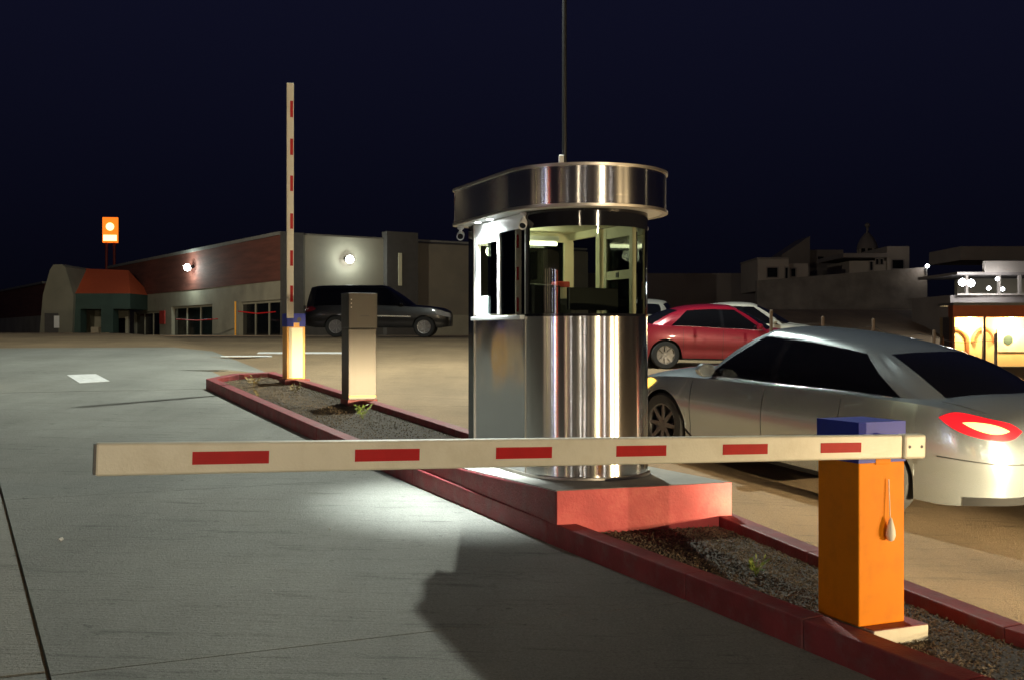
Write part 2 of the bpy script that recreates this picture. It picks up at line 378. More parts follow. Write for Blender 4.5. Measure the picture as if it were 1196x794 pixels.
# weeds
def weed(x, y, n, h, m, label, name='weed'):
    t = thing(name, label, 'plant', (x, y, ramp(x, y) - .075)); rnd = random.Random(int(x*100 + y*10)); mb = MB(); st = MB()
    for i in range(n):
        a = rnd.uniform(0, 2*pi); l = h*rnd.uniform(.6, 1); o_ = rnd.uniform(.3, .9)*h*.7; tip = Vector((cos(a)*o_, sin(a)*o_, l)); st.tube([(0, 0, 0), tip*.5 + Vector((0, 0, .01)), tip], .0022, 4)
        for k in range(4):
            f = .45 + .18*k; b = tip*f; d = Vector((cos(a + rnd.uniform(-1.4, 1.4)), sin(a + rnd.uniform(-1.4, 1.4)), rnd.uniform(.1, .9))).normalized(); s_ = d.orthogonal().normalized()*h*.075; ln = d*h*.36
            mb.add([b, b + ln*.5 + s_, b + ln, b + ln*.5 - s_], [(0, 1, 2, 3)])
    st.build('stem', m, t); mb.build('leaves', m, t, fix=False)
weed(1.45, 6.62, 9, .11, 'leaf', 'small bright green weed in the gravel beside the near orange barrier')
weed(-1.78, 13.25, 8, .17, 'leaf', 'green weed at the foot of the steel ticket pillar')
weed(-3.1, 15.9, 7, .14, 'dry_leaf', 'dry tuft in the gravel by the far barrier cabinet')
weed(-3.85, 16.6, 8, .16, 'dry_leaf', 'yellowed tuft near the far tip of the island')
weed(-3.45, 15.2, 6, .12, 'dry_leaf', 'small dry tuft beside the left kerb of the island')

# ------------------------------------------------------------------ barriers
YAW = R(23)
def cabinet(name, label, loc, rz, body, group, cord=True, emblem=False):
    # origin: near-left corner of the cabinet on its base; local +X along the face that carries the arm, +Y away
    t = thing(name, label, 'barrier', loc, rz, group); W, D, H = .285, .31, 1.0
    MB().span((0, 0, 0), (W, D, .802)).build('cabinet', body, t, bevel=.006)
    # blue cap with a notch for the shaft
    cap = MB(); z0 = .80
    cap.span((-.004, -.004, z0 + .06), (W + .004, D + .004, H)); cap.span((-.004, -.004, z0), (.10, D + .004, z0 + .06)); cap.span((.195, -.004, z0), (W + .004, D + .004, z0 + .06)); cap.span((.10, .02, z0), (.195, D + .004, z0 + .06))
    cp = cap.build('cap', 'cap_blue', t)
    MB().span((.10, -.006, .79), (.195, .03, .861)).build('shaft_cover', body, t, bevel=.003)
    if emblem: MB().lathe([(0, -.008), (.035, -.008), (.035, .0)], 20, 'y', (.19, 0, .91)).build('emblem', 'dark_plastic', t)
    if cord:
        cd_ = sub('pull_cord', t, (.175, -.012, 0)); MB().tube([(0, 0, .715), (.001, -.004, .62), (0, -.012, .49)], .003, 6).build('string', 'cord_white', cd_)
        MB().lathe([(0, .53), (.007, .525), (.014, .50), (.023, .465), (.024, .44), (.016, .418), (0, .41)], 14, c=(0, -.014, 0)).build('tear_drop_weight', 'cord_white', cd_, smooth=True)
    return t
near = cabinet('barrier_gate', 'near orange barrier cabinet with blue cap, its striped cream arm lowered across the lane', (1.695, 5.44, -1.431), YAW, 'orange', 'arm barriers on the island')
MB().span((.02, -.085, -.085), (.36, .36, -.002)).build('base_block', 'cream', near, bevel=.006)
MB().span((.022, -.083, -.003), (.358, .358, .0005)).build('base_top', 'kerb_red', near)
# the arm: along -X of the near cabinet, tip lifted a little
A = Vector((1.962, 5.33, -.4785)); B = Vector((-1.41, 3.77, -.367)); ln = (B - A).length; ax = (B - A).normalized()
yv = Vector((0, 0, 1)).cross(ax).normalized(); zv = ax.cross(yv)
am = Matrix((ax, yv, zv)).transposed().to_4x4(); am.translation = A           # local x along the arm, z up, top edge at z = 0
near_inv = (Matrix.Translation(Vector((1.695, 5.44, -1.431))) @ Matrix.Rotation(YAW, 4, 'Z')).inverted()
def arm_piece(mb, name, m, par, mtx, bevel=0): o = mb.build(name, m, par, bevel=bevel); o.matrix_local = mtx; return o
AM = near_inv @ am
def px_t(px):
    k = (px - 598)/1300; return (k*A.y - A.x)/(ax.x - k*ax.y)
face = 1 if yv.y < 0 else -1                                                  # side of local y that faces the camera
hh = .112; th = .045
arm = arm_piece(MB().span((.14, -th/2, -hh), (ln, th/2, 0)), 'arm', 'cream', near, AM, .008)
arm_piece(MB().span((ln - .002, -th/2 + .004, -hh + .005), (ln + .006, th/2 - .004, -.005)), 'end_cap', 'black', near, AM)
arm_piece(MB().span((0, -.032, -hh - .002), (.136, .032, .002)), 'clamp', 'cream', near, AM, .012)
for tx in (.03, .105): arm_piece(MB().lathe([(0, face*.0345), (.007, face*.0345), (.008, face*.031)], 12, 'y', (tx, 0, -hh/2)), 'screw', 'dark_plastic', near, AM)
for a, b in ((224, 313), (413, 488), (577, 642), (717, 775), (841, 893), (955, 1002)):
    t0, t1 = px_t(b), px_t(a)
    arm_piece(MB().span((t0, face*th/2 - .001, -.078), (t1, face*(th/2 + .0022), -.033)), 'red_stripe', 'tape_red', near, AM)
MB().tube([(.15, -.06, .905), (.15, .05, .905)], .03, 16).build('shaft', 'steel_satin', near)

far = cabinet('barrier_gate', 'far yellow orange barrier cabinet with blue cap, its striped white arm raised upright', (-3.46, 17.1, -.69), R(24), 'yellow_orange', 'arm barriers on the island', cord=False, emblem=True)
MB().span((-.04, -.06, -.085), (.35, .36, -.002)).build('base_block', 'kerb_red', far, bevel=.006)
MB().span((-.002, -.03, .80), (.10, .0, .98)).build('arm_bracket', 'cap_blue', far, bevel=.004)
MB().span((-.015, -.075, .93), (.092, -.033, 4.53)).build('arm', 'cream', far, bevel=.008)
for y0, y1 in ((119, 138), (163, 182), (206, 224), (250, 268), (293, 311), (334, 353)):
    z1, z0 = (390 - y0)/76 + .69, (390 - y1)/76 + .69
    MB().span((.035, -.0775, z0), (.08, -.074, z1)).build('red_stripe', 'tape_red', far)
MB().span((.035, -.0025, .02), (.245, .0, .785)).build('glare_panel', mat('glare_pale', (.95, .90, .66), .5, 0, .03, 4), far)  # headlight glare on the cabinet front put into a plain pale colour
MB().tube([(.05, -.06, 1.02), (.05, .05, .93)], .03, 12).build('shaft', 'steel_satin', far)

mir = copy_tree(far); mir.location = (-8.05, 16.2, ground(-8.05, 16.2)); mir['label'] = 'yellow barrier cabinet on the far side of the left lane, arm raised'
# ticket pillar
tp = thing('ticket_pillar', 'tall brushed steel ticket pillar standing on the island between booth and far barrier', 'ticket machine', (-2.13, 14.5, -.855), R(24))
MB().span((0, 0, 0), (.375, .34, .92)).build('column', 'brushed', tp, bevel=.006)
MB().span((-.006, -.03, .925), (.382, .34, 1.385)).build('head', 'brushed', tp, bevel=.008)
MB().span((-.01, -.01, -.09), (.39, .36, .0)).build('base', 'kerb_red', tp, bevel=.004)
MB().span((.004, -.004, .03), (.371, .0, .055)).build('base_trim', 'yellow_orange', tp)
for k in range(3): MB().lathe([(0, -.035), (.008, -.035), (.008, -.03)], 10, 'y', (.03, 0, 1.30 - k*.05)).build('indicator_light', 'white_plastic', tp)
MB().span((.15, -.034, 1.08), (.27, -.031, 1.10)).build('ticket_slot', 'black', tp)

# ------------------------------------------------------------------ the booth
BX, BY = .55, 8.55; TH = R(23); Rb_ = .49; BL = 1.21
booth = thing('guard_booth', 'round fronted stainless steel toll booth with dark wraparound glass and lit interior', 'booth', (BX, BY, PZ), TH)
def arc(r, a0, a1, n): return [(r*cos(a0 + (a1 - a0)*i/n), r*sin(a0 + (a1 - a0)*i/n)) for i in range(n + 1)]
def plan(r, L_, rc=.07, n=40):                              # from back left round the front to back right, then the back: closed CCW
    P = arc(r, pi, 2*pi, n)
    P += [(r - rc + rc*cos(a), L_ - rc + rc*sin(a)) for a in [i*pi/12 for i in range(7)]]
    P += [(-r + rc - rc*sin(a), L_ - rc + rc*cos(a)) for a in [i*pi/12 for i in range(7)]]
    return P
CT = 1.20; RB = 1.97; RTp = 2.28
front = arc(Rb_, pi, 2*pi, 48)
MB().strip(front, .02, CT - .012, .012).build('curved_panel', 'steel', booth, smooth='angle')
MB().strip([(-Rb_, BL - .12), (-Rb_, .004)], .02, CT - .012, .012).build('side_panel', 'steel_flat', booth)
MB().strip([(Rb_, .004), (Rb_, .66)], .02, CT - .012, .012).build('side_panel', 'steel_flat', booth)
MB().span((-Rb_ - .003, -.012, .02), (-Rb_ + .012, .004, RB)).build('corner_seam', 'steel_satin', booth)
MB().prism(plan(Rb_ + .018, BL + .012), 0, .022).build('base_plate', 'steel_satin', booth, bevel=.004)
MB().strip(arc(Rb_ + .004, pi, 2*pi, 48), CT - .012, CT + .008, .03).build('counter_trim', 'black_gloss', booth, smooth='angle')
MB().strip(arc(Rb_ - .004, pi + .02, 2*pi - .02, 48), CT + .008, 1.845).build('curved_glass', 'booth_glass', booth, smooth=True)
MB().strip(arc(Rb_, pi, 2*pi, 48), 1.845, RB, .012).build('glass_header', 'black_gloss', booth, smooth='angle')
MB().strip(arc(Rb_ + .002, pi, pi + .09, 5), CT + .008, RB, .02).build('glass_post', 'black', booth, smooth='angle')
MB().strip(arc(Rb_ + .002, 2*pi - .40, 2*pi - .0, 8), CT + .008, RB, .02).build('glass_post', 'black_gloss', booth, smooth='angle')
# left side: fixed pane, sliding window with white frame, black rear post
MB().span((-Rb_ + .004, .01, CT + .01), (-Rb_ + .010, .50, 1.86)).build('side_glass', 'booth_glass', booth)
MB().span((-Rb_, .0, 1.86), (-Rb_ + .03, 1.06, RB)).build('side_header', 'white_frame', booth)
fr = sub('sliding_window', booth)
for y0, y1 in ((.50, .54), (.99, 1.06)): MB().span((-Rb_ - .006, y0, CT + .01), (-Rb_ + .03, y1, 1.862)).build('jamb', 'white_frame', fr, bevel=.003)
MB().span((-Rb_ - .004, .54, 1.80), (-Rb_ + .028, .99, 1.86)).build('head_rail', 'white_frame', fr)
MB().span((-Rb_ + .004, .545, CT + .02), (-Rb_ + .02, .565, 1.80)).build('sash_rail', 'white_frame', fr)
MB().span((-Rb_ + .008, .545, CT + .02), (-Rb_ + .013, .78, 1.80)).build('pane', 'clear_glass', fr)
MB().span((-Rb_ - .035, .02, CT - .03), (-Rb_ + .16, 1.06, CT)).build('window_sill', 'white_plastic', booth, bevel=.004)
MB().span((-Rb_ - .004, 1.06, .02), (-Rb_ + .03, BL - .02, RB)).build('rear_post', 'black_gloss', booth)
MB().span((-Rb_ - .009, 1.045, .02), (-Rb_ - .001, 1.062, RB)).build('edge_trim', 'steel_satin', booth)
MB().span((-Rb_ + .01, BL - .03, .02), (Rb_, BL, .95)).build('back_panel', 'steel_flat', booth)
MB().span((-Rb_ + .01, BL - .03, 1.86), (Rb_, BL, RB)).build('back_header', 'inner_cream', booth)
MB().span((-Rb_ + .01, BL - .02, .95), (.40, BL - .014, 1.86)).build('back_glass', 'booth_glass', booth)
MB().span((.40, BL - .04, .022), (Rb_, BL, 1.862)).build('rear_corner_post', 'inner_cream', booth)
# right side: cream window frame, post, open doorway
rw = sub('right_window', booth)
for y0, y1 in ((.06, .11), (.50, .55)): MB().span((Rb_ - .03, y0, CT), (Rb_ + .004, y1, 1.93)).build('jamb', 'inner_cream', rw)
for z0, z1 in ((1.50, 1.57), (1.84, 1.93)): MB().span((Rb_ - .027, .11, z0), (Rb_ + .002, .50, z1)).build('rail', 'inner_cream', rw)
MB().span((Rb_ - .012, .11, CT), (Rb_ - .006, .50, 1.84)).build('pane', 'booth_glass', rw)
MB().span((Rb_ - .034, .29, 1.515), (Rb_ - .027, .33, 1.555)).build('latch', 'dark_plastic', rw)
MB().span((Rb_ - .04, .60, .022), (Rb_, .67, 1.93)).build('door_post', 'inner_cream', booth)
MB().span((Rb_ - .036, .67, 1.88), (Rb_ - .002, BL - .03, 1.95)).build('door_head', 'inner_cream', booth)
# inside
MB().prism(plan(Rb_ - .03, BL - .04, .03), .0225, .03).build('floor_plate', 'inner_dark', booth)
MB().prism(plan(Rb_ - .016, BL - .035, .03), 1.94, 1.965).build('inner_ceiling', 'inner_cream', booth)
MB().prism(arc(Rb_ - .02, pi + .1, 2*pi - .1, 24), CT - .05, CT - .014).build('inner_counter', 'inner_dark', booth)
MB().span((-.30, .94, .03), (.40, BL - .06, 1.36)).build('inner_cabinet', 'inner_dark', booth, bevel=.005)
tb = sub('ceiling_tube', booth); MB().tube([(-.36, 1.06, 1.835), (.27, 1.06, 1.835)], .016, 12).build('tube', 'tube_glow', tb)
MB().span((-.38, 1.045, 1.858), (.29, 1.085, 1.9)).build('fitting', 'white_plastic', tb)
lamp('tube_light', 'POINT', (-.2, .98, 1.78), 9, (1, 1, .66), size=.05, parent=booth)
# roof
MB().strip(plan(.63, BL + .12, .19, 56), RB + .018, RTp - .018, .01, True).build('fascia', 'steel', booth, smooth='angle')
MB().strip(plan(.642, BL + .132, .20, 56), RTp - .02, RTp, .04, True).build('top_rim', 'steel_satin', booth, smooth='angle')
MB().strip(plan(.642, BL + .132, .20, 56), RB, RB + .02, .04, True).build('bottom_rim', 'steel_satin', booth, smooth='angle')
MB().prism(plan(.622, BL + .11, .185, 56), RTp - .03, RTp - .012).build('roof_plate', 'steel_satin', booth)
MB().prism(plan(.606, BL + .10, .175, 56), RB + .004, RB + .016).build('soffit', 'white_plastic', booth)
for yy in (.82, .56):
    dl = sub('downlight', booth, (-.552, yy, RB + .002))
    MB().lathe([(0, -.004), (.028, -.004), (.028, .0)], 16).build('lens', 'led_glow', dl); MB().lathe([(.028, -.006), (.036, -.006), (.036, .004)], 16).build('bezel', 'chrome', dl)
    lamp('downlight_beam', 'SPOT', (-.552, yy, RB - .008), 520, (.90, 1.0, .97), to=(-.552 - .09, yy, RB - 1), size=.025, angle=62, blend=.85, parent=booth)
lamp('window_fill', 'SPOT', (-.552, .69, RB - .012), 55, (.90, 1.0, .98), to=(-.45, .69, RB - 1), size=.05, angle=160, blend=.3, parent=booth)  # extra wide spot without a fitting, added to brighten sill and window frame
def bullet(x, y, rz, tiltx=.25):
    b = sub('security_camera', booth, (x, y, RB), (0, 0, rz))
    MB().lathe([(0, 0), (.028, 0), (.028, -.018), (.012, -.03), (.012, -.055), (0, -.055)], 14).build('mount', 'white_plastic', b, smooth='angle')
    m = Matrix.Translation((0, 0, -.075)) @ Matrix.Rotation(tiltx, 4, 'X')
    MB().lathe([(0, .06), (.030, .06), (.032, .03), (.032, -.07), (.028, -.075), (.027, -.055), (0, -.055)], 16, 'y').xf(m).build('housing', 'white_plastic', b, smooth='angle')
    MB().lathe([(0, -.058), (.024, -.058), (.024, -.05)], 16, 'y').xf(m).build('lens', 'black_gloss', b)
bullet(-.55, BL + .02, R(-23)); bullet(-.50, .0, R(-35), .5); bullet(.53, .06, R(5), .15)
# things in the booth
o = tag(MB().box((0, 0, .085), (.16, .20, .17)).build('carton', 'white_plastic', bevel=.008), 'white carton on the sill just inside the booth window', 'box'); m_b = booth.matrix_basis
def put(o, x, y, z, rz=0): o.matrix_world = Matrix.Translation((BX, BY, PZ)) @ Matrix.Rotation(TH, 4, 'Z') @ Matrix.Translation((x, y, z)) @ Matrix.Rotation(rz, 4, 'Z')
put(o, -.38, .93, CT + .001, .1)
o = tag(MB().box((0, 0, .16), (.012, .13, .32)).build('notice_card', 'white_frame'), 'tall white card standing at the booth window', 'card'); put(o, -.37, .62, CT + .001, .05)
o = tag(MB().lathe([(0, 0), (.04, 0), (.035, .02), (.045, .05), (.04, .085), (0, .09)], 14).build('ornament', 'box_cream', smooth=True), 'small pale round ornament on the sill by the dark side glass', 'ornament'); put(o, -.41, .44, CT + .001)
mo = thing('monitor', 'black computer monitor on the counter behind the booth glass', 'monitor'); put(mo, .02, -.12, CT - .013, .2)
MB().span((-.24, -.012, .05), (.24, .018, .22)).build('screen', 'black', mo, bevel=.006); MB().span((-.03, -.01, .0), (.03, .02, .06)).build('stand', 'black', mo); MB().span((-.1, -.07, 0), (.1, .08, .012)).build('foot', 'black', mo)
oc = thing('office_chair', 'black office chair back inside the booth, left of the monitor', 'chair'); put(oc, -.16, .38, .031, .5)
MB().prism([(-.2, .0), (-.17, -.035), (.17, -.035), (.2, .0), (.17, .03), (-.17, .03)], 1.0, 1.42).build('backrest', 'black', oc, bevel=.015); MB().tube([(0, .0, .3), (0, .02, 1.05)], .02, 8).build('back_post', 'black', oc); MB().span((-.19, -.4, .44), (.19, .0, .5)).build('seat', 'black', oc, bevel=.02); MB().tube([(0, -.2, 0), (0, -.2, .45)], .03, 8).build('gas_column', 'black', oc)
bx_ = thing('stand_in_box', 'stand-in box, cream and red, for something seen through the booth doorway', 'box'); put(bx_, .31, 1.06, 1.361)  # box stands in for a red shape seen beyond the doorway
MB().span((-.06, -.05, 0), (.06, .05, .10)).build('box_body', 'box_cream', bx_); MB().span((-.066, -.056, .10), (.066, .056, .15)).build('lid', 'box_red', bx_, bevel=.01)

# ------------------------------------------------------------------ vehicles
def interp(pts, x):
    if x <= pts[0][0]: return pts[0][1]
    for (a, p), (b, q) in zip(pts, pts[1:]):
        if x <= b: t = (x - a)/(b - a); return p + (q - p)*t
    return pts[-1][1]
def smooth_interp(pts, x):
    X = [p[0] for p in pts]; Y = [p[1] for p in pts]; n = len(X)
    if x <= X[0]: return Y[0]
    if x >= X[-1]: return Y[-1]
    i = max(j for j in range(n - 1) if X[j] <= x); h = X[i+1] - X[i]; t = (x - X[i])/h
    def sl(j):
        if j == 0: return (Y[1]-Y[0])/(X[1]-X[0])
        if j == n-1: return (Y[-1]-Y[-2])/(X[-1]-X[-2])
        return (Y[j+1]-Y[j-1])/(X[j+1]-X[j-1])
    return (2*t**3-3*t*t+1)*Y[i] + (t**3-2*t*t+t)*h*sl(i) + (-2*t**3+3*t*t)*Y[i+1] + (t**3-t*t)*h*sl(i+1)

SEDAN = dict(L=4.87, W=1.85, fo=.96, wb=2.85, r=.335, sill=.21, p=5.0,
    shoulder=[(-2.435, .90), (-2.0, .985), (-1.2, .985), (0, .935), (1.0, .89), (1.7, .82), (2.2, .72), (2.435, .62)],
    top=[(-2.435, 1.00), (-2.2, 1.085), (-1.75, 1.10), (-1.0, 1.03), (1.0, .97), (1.35, .965), (1.9, .88), (2.25, .77), (2.435, .66)],
    roof=[(-2.05, 1.09), (-1.55, 1.26), (-1.05, 1.395), (-.45, 1.462), (0, 1.475), (.35, 1.455), (.8, 1.30), (1.35, .97)],
    yb=.80, yt=.58, cols=[('ws', 1.33, .36), ('wse', 1.02, .30), ('a', .93, .21), ('b0', .02, -.02), ('b1', -.07, -.11), ('c0', -1.55, -.92), ('c1', -1.72, -1.02), ('rwe', -1.88, -1.08), ('rw', -2.06, -1.14)], glass_mid=True)
RED = dict(SEDAN, L=4.55, W=1.74, wb=2.65, fo=.93, r=.31,
    shoulder=[(-2.275, .78), (-1.9, .90), (-1.0, .93), (0, .90), (1.0, .86), (1.7, .78), (2.275, .58)],
    top=[(-2.275, .90), (-2.1, .97), (-1.7, 1.0), (-1.0, 1.0), (1.0, .93), (1.3, .92), (1.8, .84), (2.1, .74), (2.275, .62)],
    roof=[(-1.75, .99), (-1.35, 1.17), (-.9, 1.34), (-.4, 1.41), (0, 1.42), (.3, 1.39), (.75, 1.22), (1.25, .93)],
    yb=.77, yt=.55, cols=[('ws', 1.25, .30), ('wse', .98, .25), ('a', .88, .17), ('b0', .0, -.04), ('b1', -.08, -.12), ('c0', -1.20, -.78), ('c1', -1.40, -.88), ('rwe', -1.60, -.93), ('rw', -1.78, -1.0)])
SUV = dict(L=5.5, W=2.0, fo=1.0, wb=3.25, r=.39, sill=.36, p=7.0,
    shoulder=[(-2.75, 1.12), (-1.5, 1.16), (0, 1.16), (1.2, 1.12), (2.2, 1.06), (2.75, .90)],
    top=[(-2.75, 1.14), (-1.0, 1.18), (1.1, 1.20), (1.5, 1.20), (2.3, 1.12), (2.6, 1.06), (2.75, .96)],
    roof=[(-2.72, 1.2), (-2.66, 1.60), (-2.45, 1.86), (-1.6, 1.93), (-.2, 1.94), (.35, 1.90), (.9, 1.52), (1.45, 1.2)],
    yb=.93, yt=.74, cols=[('ws', 1.42, .38), ('wse', 1.15, .33), ('a', 1.05, .26), ('b0', .12, .08), ('b1', .02, -.02), ('c0', -2.32, -2.22), ('c1', -2.45, -2.32), ('rwe', -2.62, -2.45), ('rw', -2.70, -2.50)])
def make_wheel(par, x, y, r, side, spokes=8, width=.20):
    wh = sub('wheel', par, (x, y, r))
    k = side
    MB().lathe([(r*.66, -width/2), (r*.93, -width/2), (r, -width*.36), (r, width*.36), (r*.93, width/2), (r*.66, width/2), (r*.64, 0), (r*.66, -width/2)], 36, 'y').build('tyre', 'tyre', wh, smooth='angle')
    f = k*width/2
    rim = MB().lathe([(r*.67, f*.95), (r*.62, f*.92), (r*.60, f*.25), (r*.1, f*.2), (0, f*.2)], 36, 'y')
    rim.lathe([(0, f*.86), (r*.13, f*.84), (r*.15, f*.4)], 16, 'y')
    for i in range(spokes):
        a = 2*pi*i/spokes; d = Vector((cos(a), 0, sin(a))); n_ = Vector((-sin(a), 0, cos(a)))
        P = []
        for rr, hw, yy in ((r*.10, .028, f*.82), (r*.64, .018, f*.90)):
            for s_ in (-1, 1):
                q = d*rr + n_*hw*s_; P += [(q.x, yy, q.z), (q.x, yy - k*.05, q.z)]
        rim.add(P, [(0, 2, 6, 4), (1, 5, 7, 3), (0, 4, 5, 1), (2, 3, 7, 6)])
    rim.build('rim', 'rim', wh, smooth='angle'); return wh
def make_car(name, label, spec, paint_, group=None, lights=None, glass='car_glass', detail=True, trim=None):
    t = thing(name, label, 'car', group=group); L_, W = spec['L'], spec['W']; hw = W/2; hl = L_/2
    xf, xr = hl - spec['fo'], hl - spec['fo'] - spec['wb']; r = spec['r']; ra = r + .045; p = spec['p']
    def wid(x): return hw*max(0., 1 - abs(x/hl)**p)**(1/p)
    def zb(x):
        z = spec['sill'] + .05*sstep(.8*hl, hl, abs(x))
        for xw in (xf, xr):
            d = abs(x - xw)
            if d < ra: z = max(z, r*.98 + sqrt(ra*ra - d*d))
        return z
    st = []
    xe = hl*.93
    base = list(np.linspace(-xe, xe, 90)) + [xw + s_*ra*q for xw in (xf, xr) for s_ in (-1, 1) for q in (.999, .98, .93)]
    for x in sorted(base): st.append((x, wid(x)))
    we = wid(xe)
    for k in range(1, 13):
        q = we*(1 - (k/12)**1.4); x = hl*(1 - (q/hw)**p)**(1/p); st.append((x, q)); st.insert(0, (-x, q))
    NT = 15
    def surf(x, wv, v):                                    # v 0..1 side, 1..2 over the top to the centreline
        zs = smooth_interp(spec['shoulder'], x); zt = smooth_interp(spec['top'], x); b = min(zb(x), zs - .03)
        if v <= 1:
            z = b + (zs - b)*v; h = (z - spec['sill'])/(zs - spec['sill'])
            y = wv*(.945 + .055*sin(min(1, max(0, h)/.62)*pi/2) - .045*max(0, (h - .62)/.38)**1.6)
            y += -.012*math.exp(-((h - .30)/.10)**2)*(wv/hw)         # rocker crease
        else:
            q = 1 - (v - 1); y = wv*.955*q; z = zs + (zt - zs)*(1 - q**2.6)
        e = sstep(.72*hl, hl, abs(x)); sg = 1 if x > 0 else -1
        hz = (z - spec['sill'])/.7
        x2 = x - sg*e*(.16*max(0, hz - .45)**2*1.6 + .05*max(0, .35 - hz))
        return (x2, y, z)
    vv = list(np.linspace(0, 1, NT)) + list(np.linspace(1, 2, 12))[1:]
    mb = MB()
    for sd in (1, -1): mb.grid([[(a, sd*b, c) for a, b, c in (surf(x, wv, v) for v in vv)] for x, wv in st])
    bo = mb.build('body', paint_, t, smooth=True, fix=False)
    bm = bmesh.new(); bm.from_mesh(bo.data); bmesh.ops.remove_doubles(bm, verts=bm.verts, dist=.0008); bmesh.ops.recalc_face_normals(bm, faces=bm.faces); bm.to_mesh(bo.data); bm.free()
    md = bo.modifiers.new('e', 'EDGE_SPLIT'); md.split_angle = R(42)
    MB().span((-hl*.84, -hw*.74, spec['sill'] - .01), (hl*.84, hw*.74, .62)).build('underbody', 'under', t)
    def patch(nm, m, x0, x1, v0, v1, sd, off=.004, nx=10, nv=5, par=None, lens=0., sk=0.):
        rows_ = []
        for i in range(nx + 1):
            row = []
            for j in range(nv + 1):
                vq = v0 + (v1 - v0)*j/nv; fr_ = i/nx
                if lens: vm = (v0 + v1)/2; vq = vm + (vq - vm)*max(.03, 1 - abs(2*fr_ - 1)**lens)
                if callable(x0): xx, wv = x0(fr_)
                else: xx = x0 + (x1 - x0)*fr_ + sk*(j/nv); wv = wid(xx)
                a = Vector(surf(xx, wv, vq)); row.append(a)
            rows_.append(row)
        G = MB(); out = []
        for i, row in enumerate(rows_):
            o2 = []
            for j, a in enumerate(row):
                du = rows_[min(i+1, nx)][j] - rows_[max(i-1, 0)][j]; dv = row[min(j+1, nv)] - row[max(j-1, 0)]
                n_ = du.cross(dv)
                if n_.length < 1e-9: n_ = Vector((a.x, a.y*.5, .01))
                n_.normalize()
                if n_.dot(Vector((a.x*.25, a.y, .2))) < 0: n_ = -n_
                q = a + n_*off; o2.append((q.x, sd*q.y, q.z))
            out.append(o2)
        return G.grid(out).build(nm, m, par or t, smooth=True)
    # greenhouse
    cols = {c[0]: c for c in spec['cols']}; order = [c[0] for c in spec['cols']]
    yb, yt = spec['yb'], spec['yt']; RF = spec['roof']
    yb_of = dict(ws=0, wse=yb*.84, a=yb*.985, b0=yb, b1=yb, c0=yb*.985, c1=yb*.95, rwe=yb*.80, rw=0)
    yt_of = dict(ws=0, wse=yt*.86, a=yt*.97, b0=yt*1.02, b1=yt*1.02, c0=yt*.98, c1=yt*.94, rwe=yt*.80, rw=0)
    def roofz(x, y): return smooth_interp(RF, x) - .055*(abs(y)/yt)**2.2
    def belt(x, y):
        zs = smooth_interp(spec['shoulder'], x); zt = smooth_interp(spec['top'], x); q = min(1, abs(y)/(wid(x)*.955)); return zs + (zt - zs)*(1 - q**2.6) - .012
    fine = []
    def seg(a, b, n, cat):
        for i in range(n):
            f = i/n
            ya, yb_ = yb_of[a], yb_of[b]; ta, tb_ = yt_of[a], yt_of[b]
            y0 = ya + (yb_ - ya)*f; y1 = ta + (tb_ - ta)*f
            g = f
            if a == 'ws': g = f*f
            if b == 'rw': g = 1 - (1 - f)**2
            x0 = cols[a][1] + (cols[b][1] - cols[a][1])*g; x1 = cols[a][2] + (cols[b][2] - cols[a][2])*g
            fine.append((x0, y0, x1, y1, cat))
    seg('ws', 'wse', 8, 'wind'); seg('wse', 'a', 4, 'p'); seg('a', 'b0', 12, 'side'); seg('b0', 'b1', 1, 'bp'); seg('b1', 'c0', 14, 'side'); seg('c0', 'c1', 4, 'p'); seg('c1', 'rwe', 5, 'p'); seg('rwe', 'rw', 8, 'rear')
    fine.append((cols['rw'][1], 0, cols['rw'][2], 0, 'end'))
    NR = 10
    def gp(cn, k):
        x0, y0, x1, y1, _ = cn; f = k/NR; x = x0 + (x1 - x0)*f; y = y0 + (y1 - y0)*(f + .0) + .05*sin(f*pi)*(abs(y0)/yb)
        zb_ = belt(x0, y0); zt_ = roofz(x1, y1); z = zb_ + (zt_ - zb_)*f + (.035*sin(f*pi) if abs(y0) < yb*.9 else .0)
        return (x, y, z)
    pm_, gm, bpm = MB(), {'wind': MB(), 'side': {}, 'rear': MB()}, {1: MB(), -1: MB()}
    for sd in (1, -1):
        for i in range(len(fine) - 1):
            a, b = fine[i], fine[i+1]; cat = a[4]
            for k in range(NR):
                Q = [gp(a, k), gp(b, k), gp(b, k+1), gp(a, k+1)]; Q = [(x, sd*y, z) for x, y, z in Q]
                if cat == 'side' and k < NR - 1: gm['side'].setdefault((sd, a[0] > cols['b0'][1]), MB()).add(Q, [(0, 1, 2, 3)])
                elif cat in gm and (k < NR - 1): gm[cat].add(Q, [(0, 1, 2, 3)])
                elif cat == 'bp' and k < NR - 1: bpm[sd].add(Q, [(0, 1, 2, 3)])
                else: pm_.add(Q, [(0, 1, 2, 3)])
    for i in range(len(fine) - 1):
        a, b = fine[i], fine[i+1]
        for j in range(10):
            def rp(cn, q): y = cn[3]*q; return (cn[2], y, roofz(cn[2], y))
            q0, q1 = -1 + j/5, -1 + (j + 1)/5; pm_.add([rp(a, q0), rp(b, q0), rp(b, q1), rp(a, q1)], [(0, 1, 2, 3)])
    def fin(mbx, nm, m, par=t):
        o_ = mbx.build(nm, m, par, smooth=True, fix=False); b_ = bmesh.new(); b_.from_mesh(o_.data); bmesh.ops.remove_doubles(b_, verts=b_.verts, dist=.0008); bmesh.ops.recalc_face_normals(b_, faces=b_.faces); b_.to_mesh(o_.data); b_.free(); return o_
    cab = fin(pm_, 'cabin', paint_); fin(gm['wind'], 'windscreen', glass); fin(gm['rear'], 'rear_window', glass)
    for q in gm['side'].values(): fin(q, 'side_window', glass)
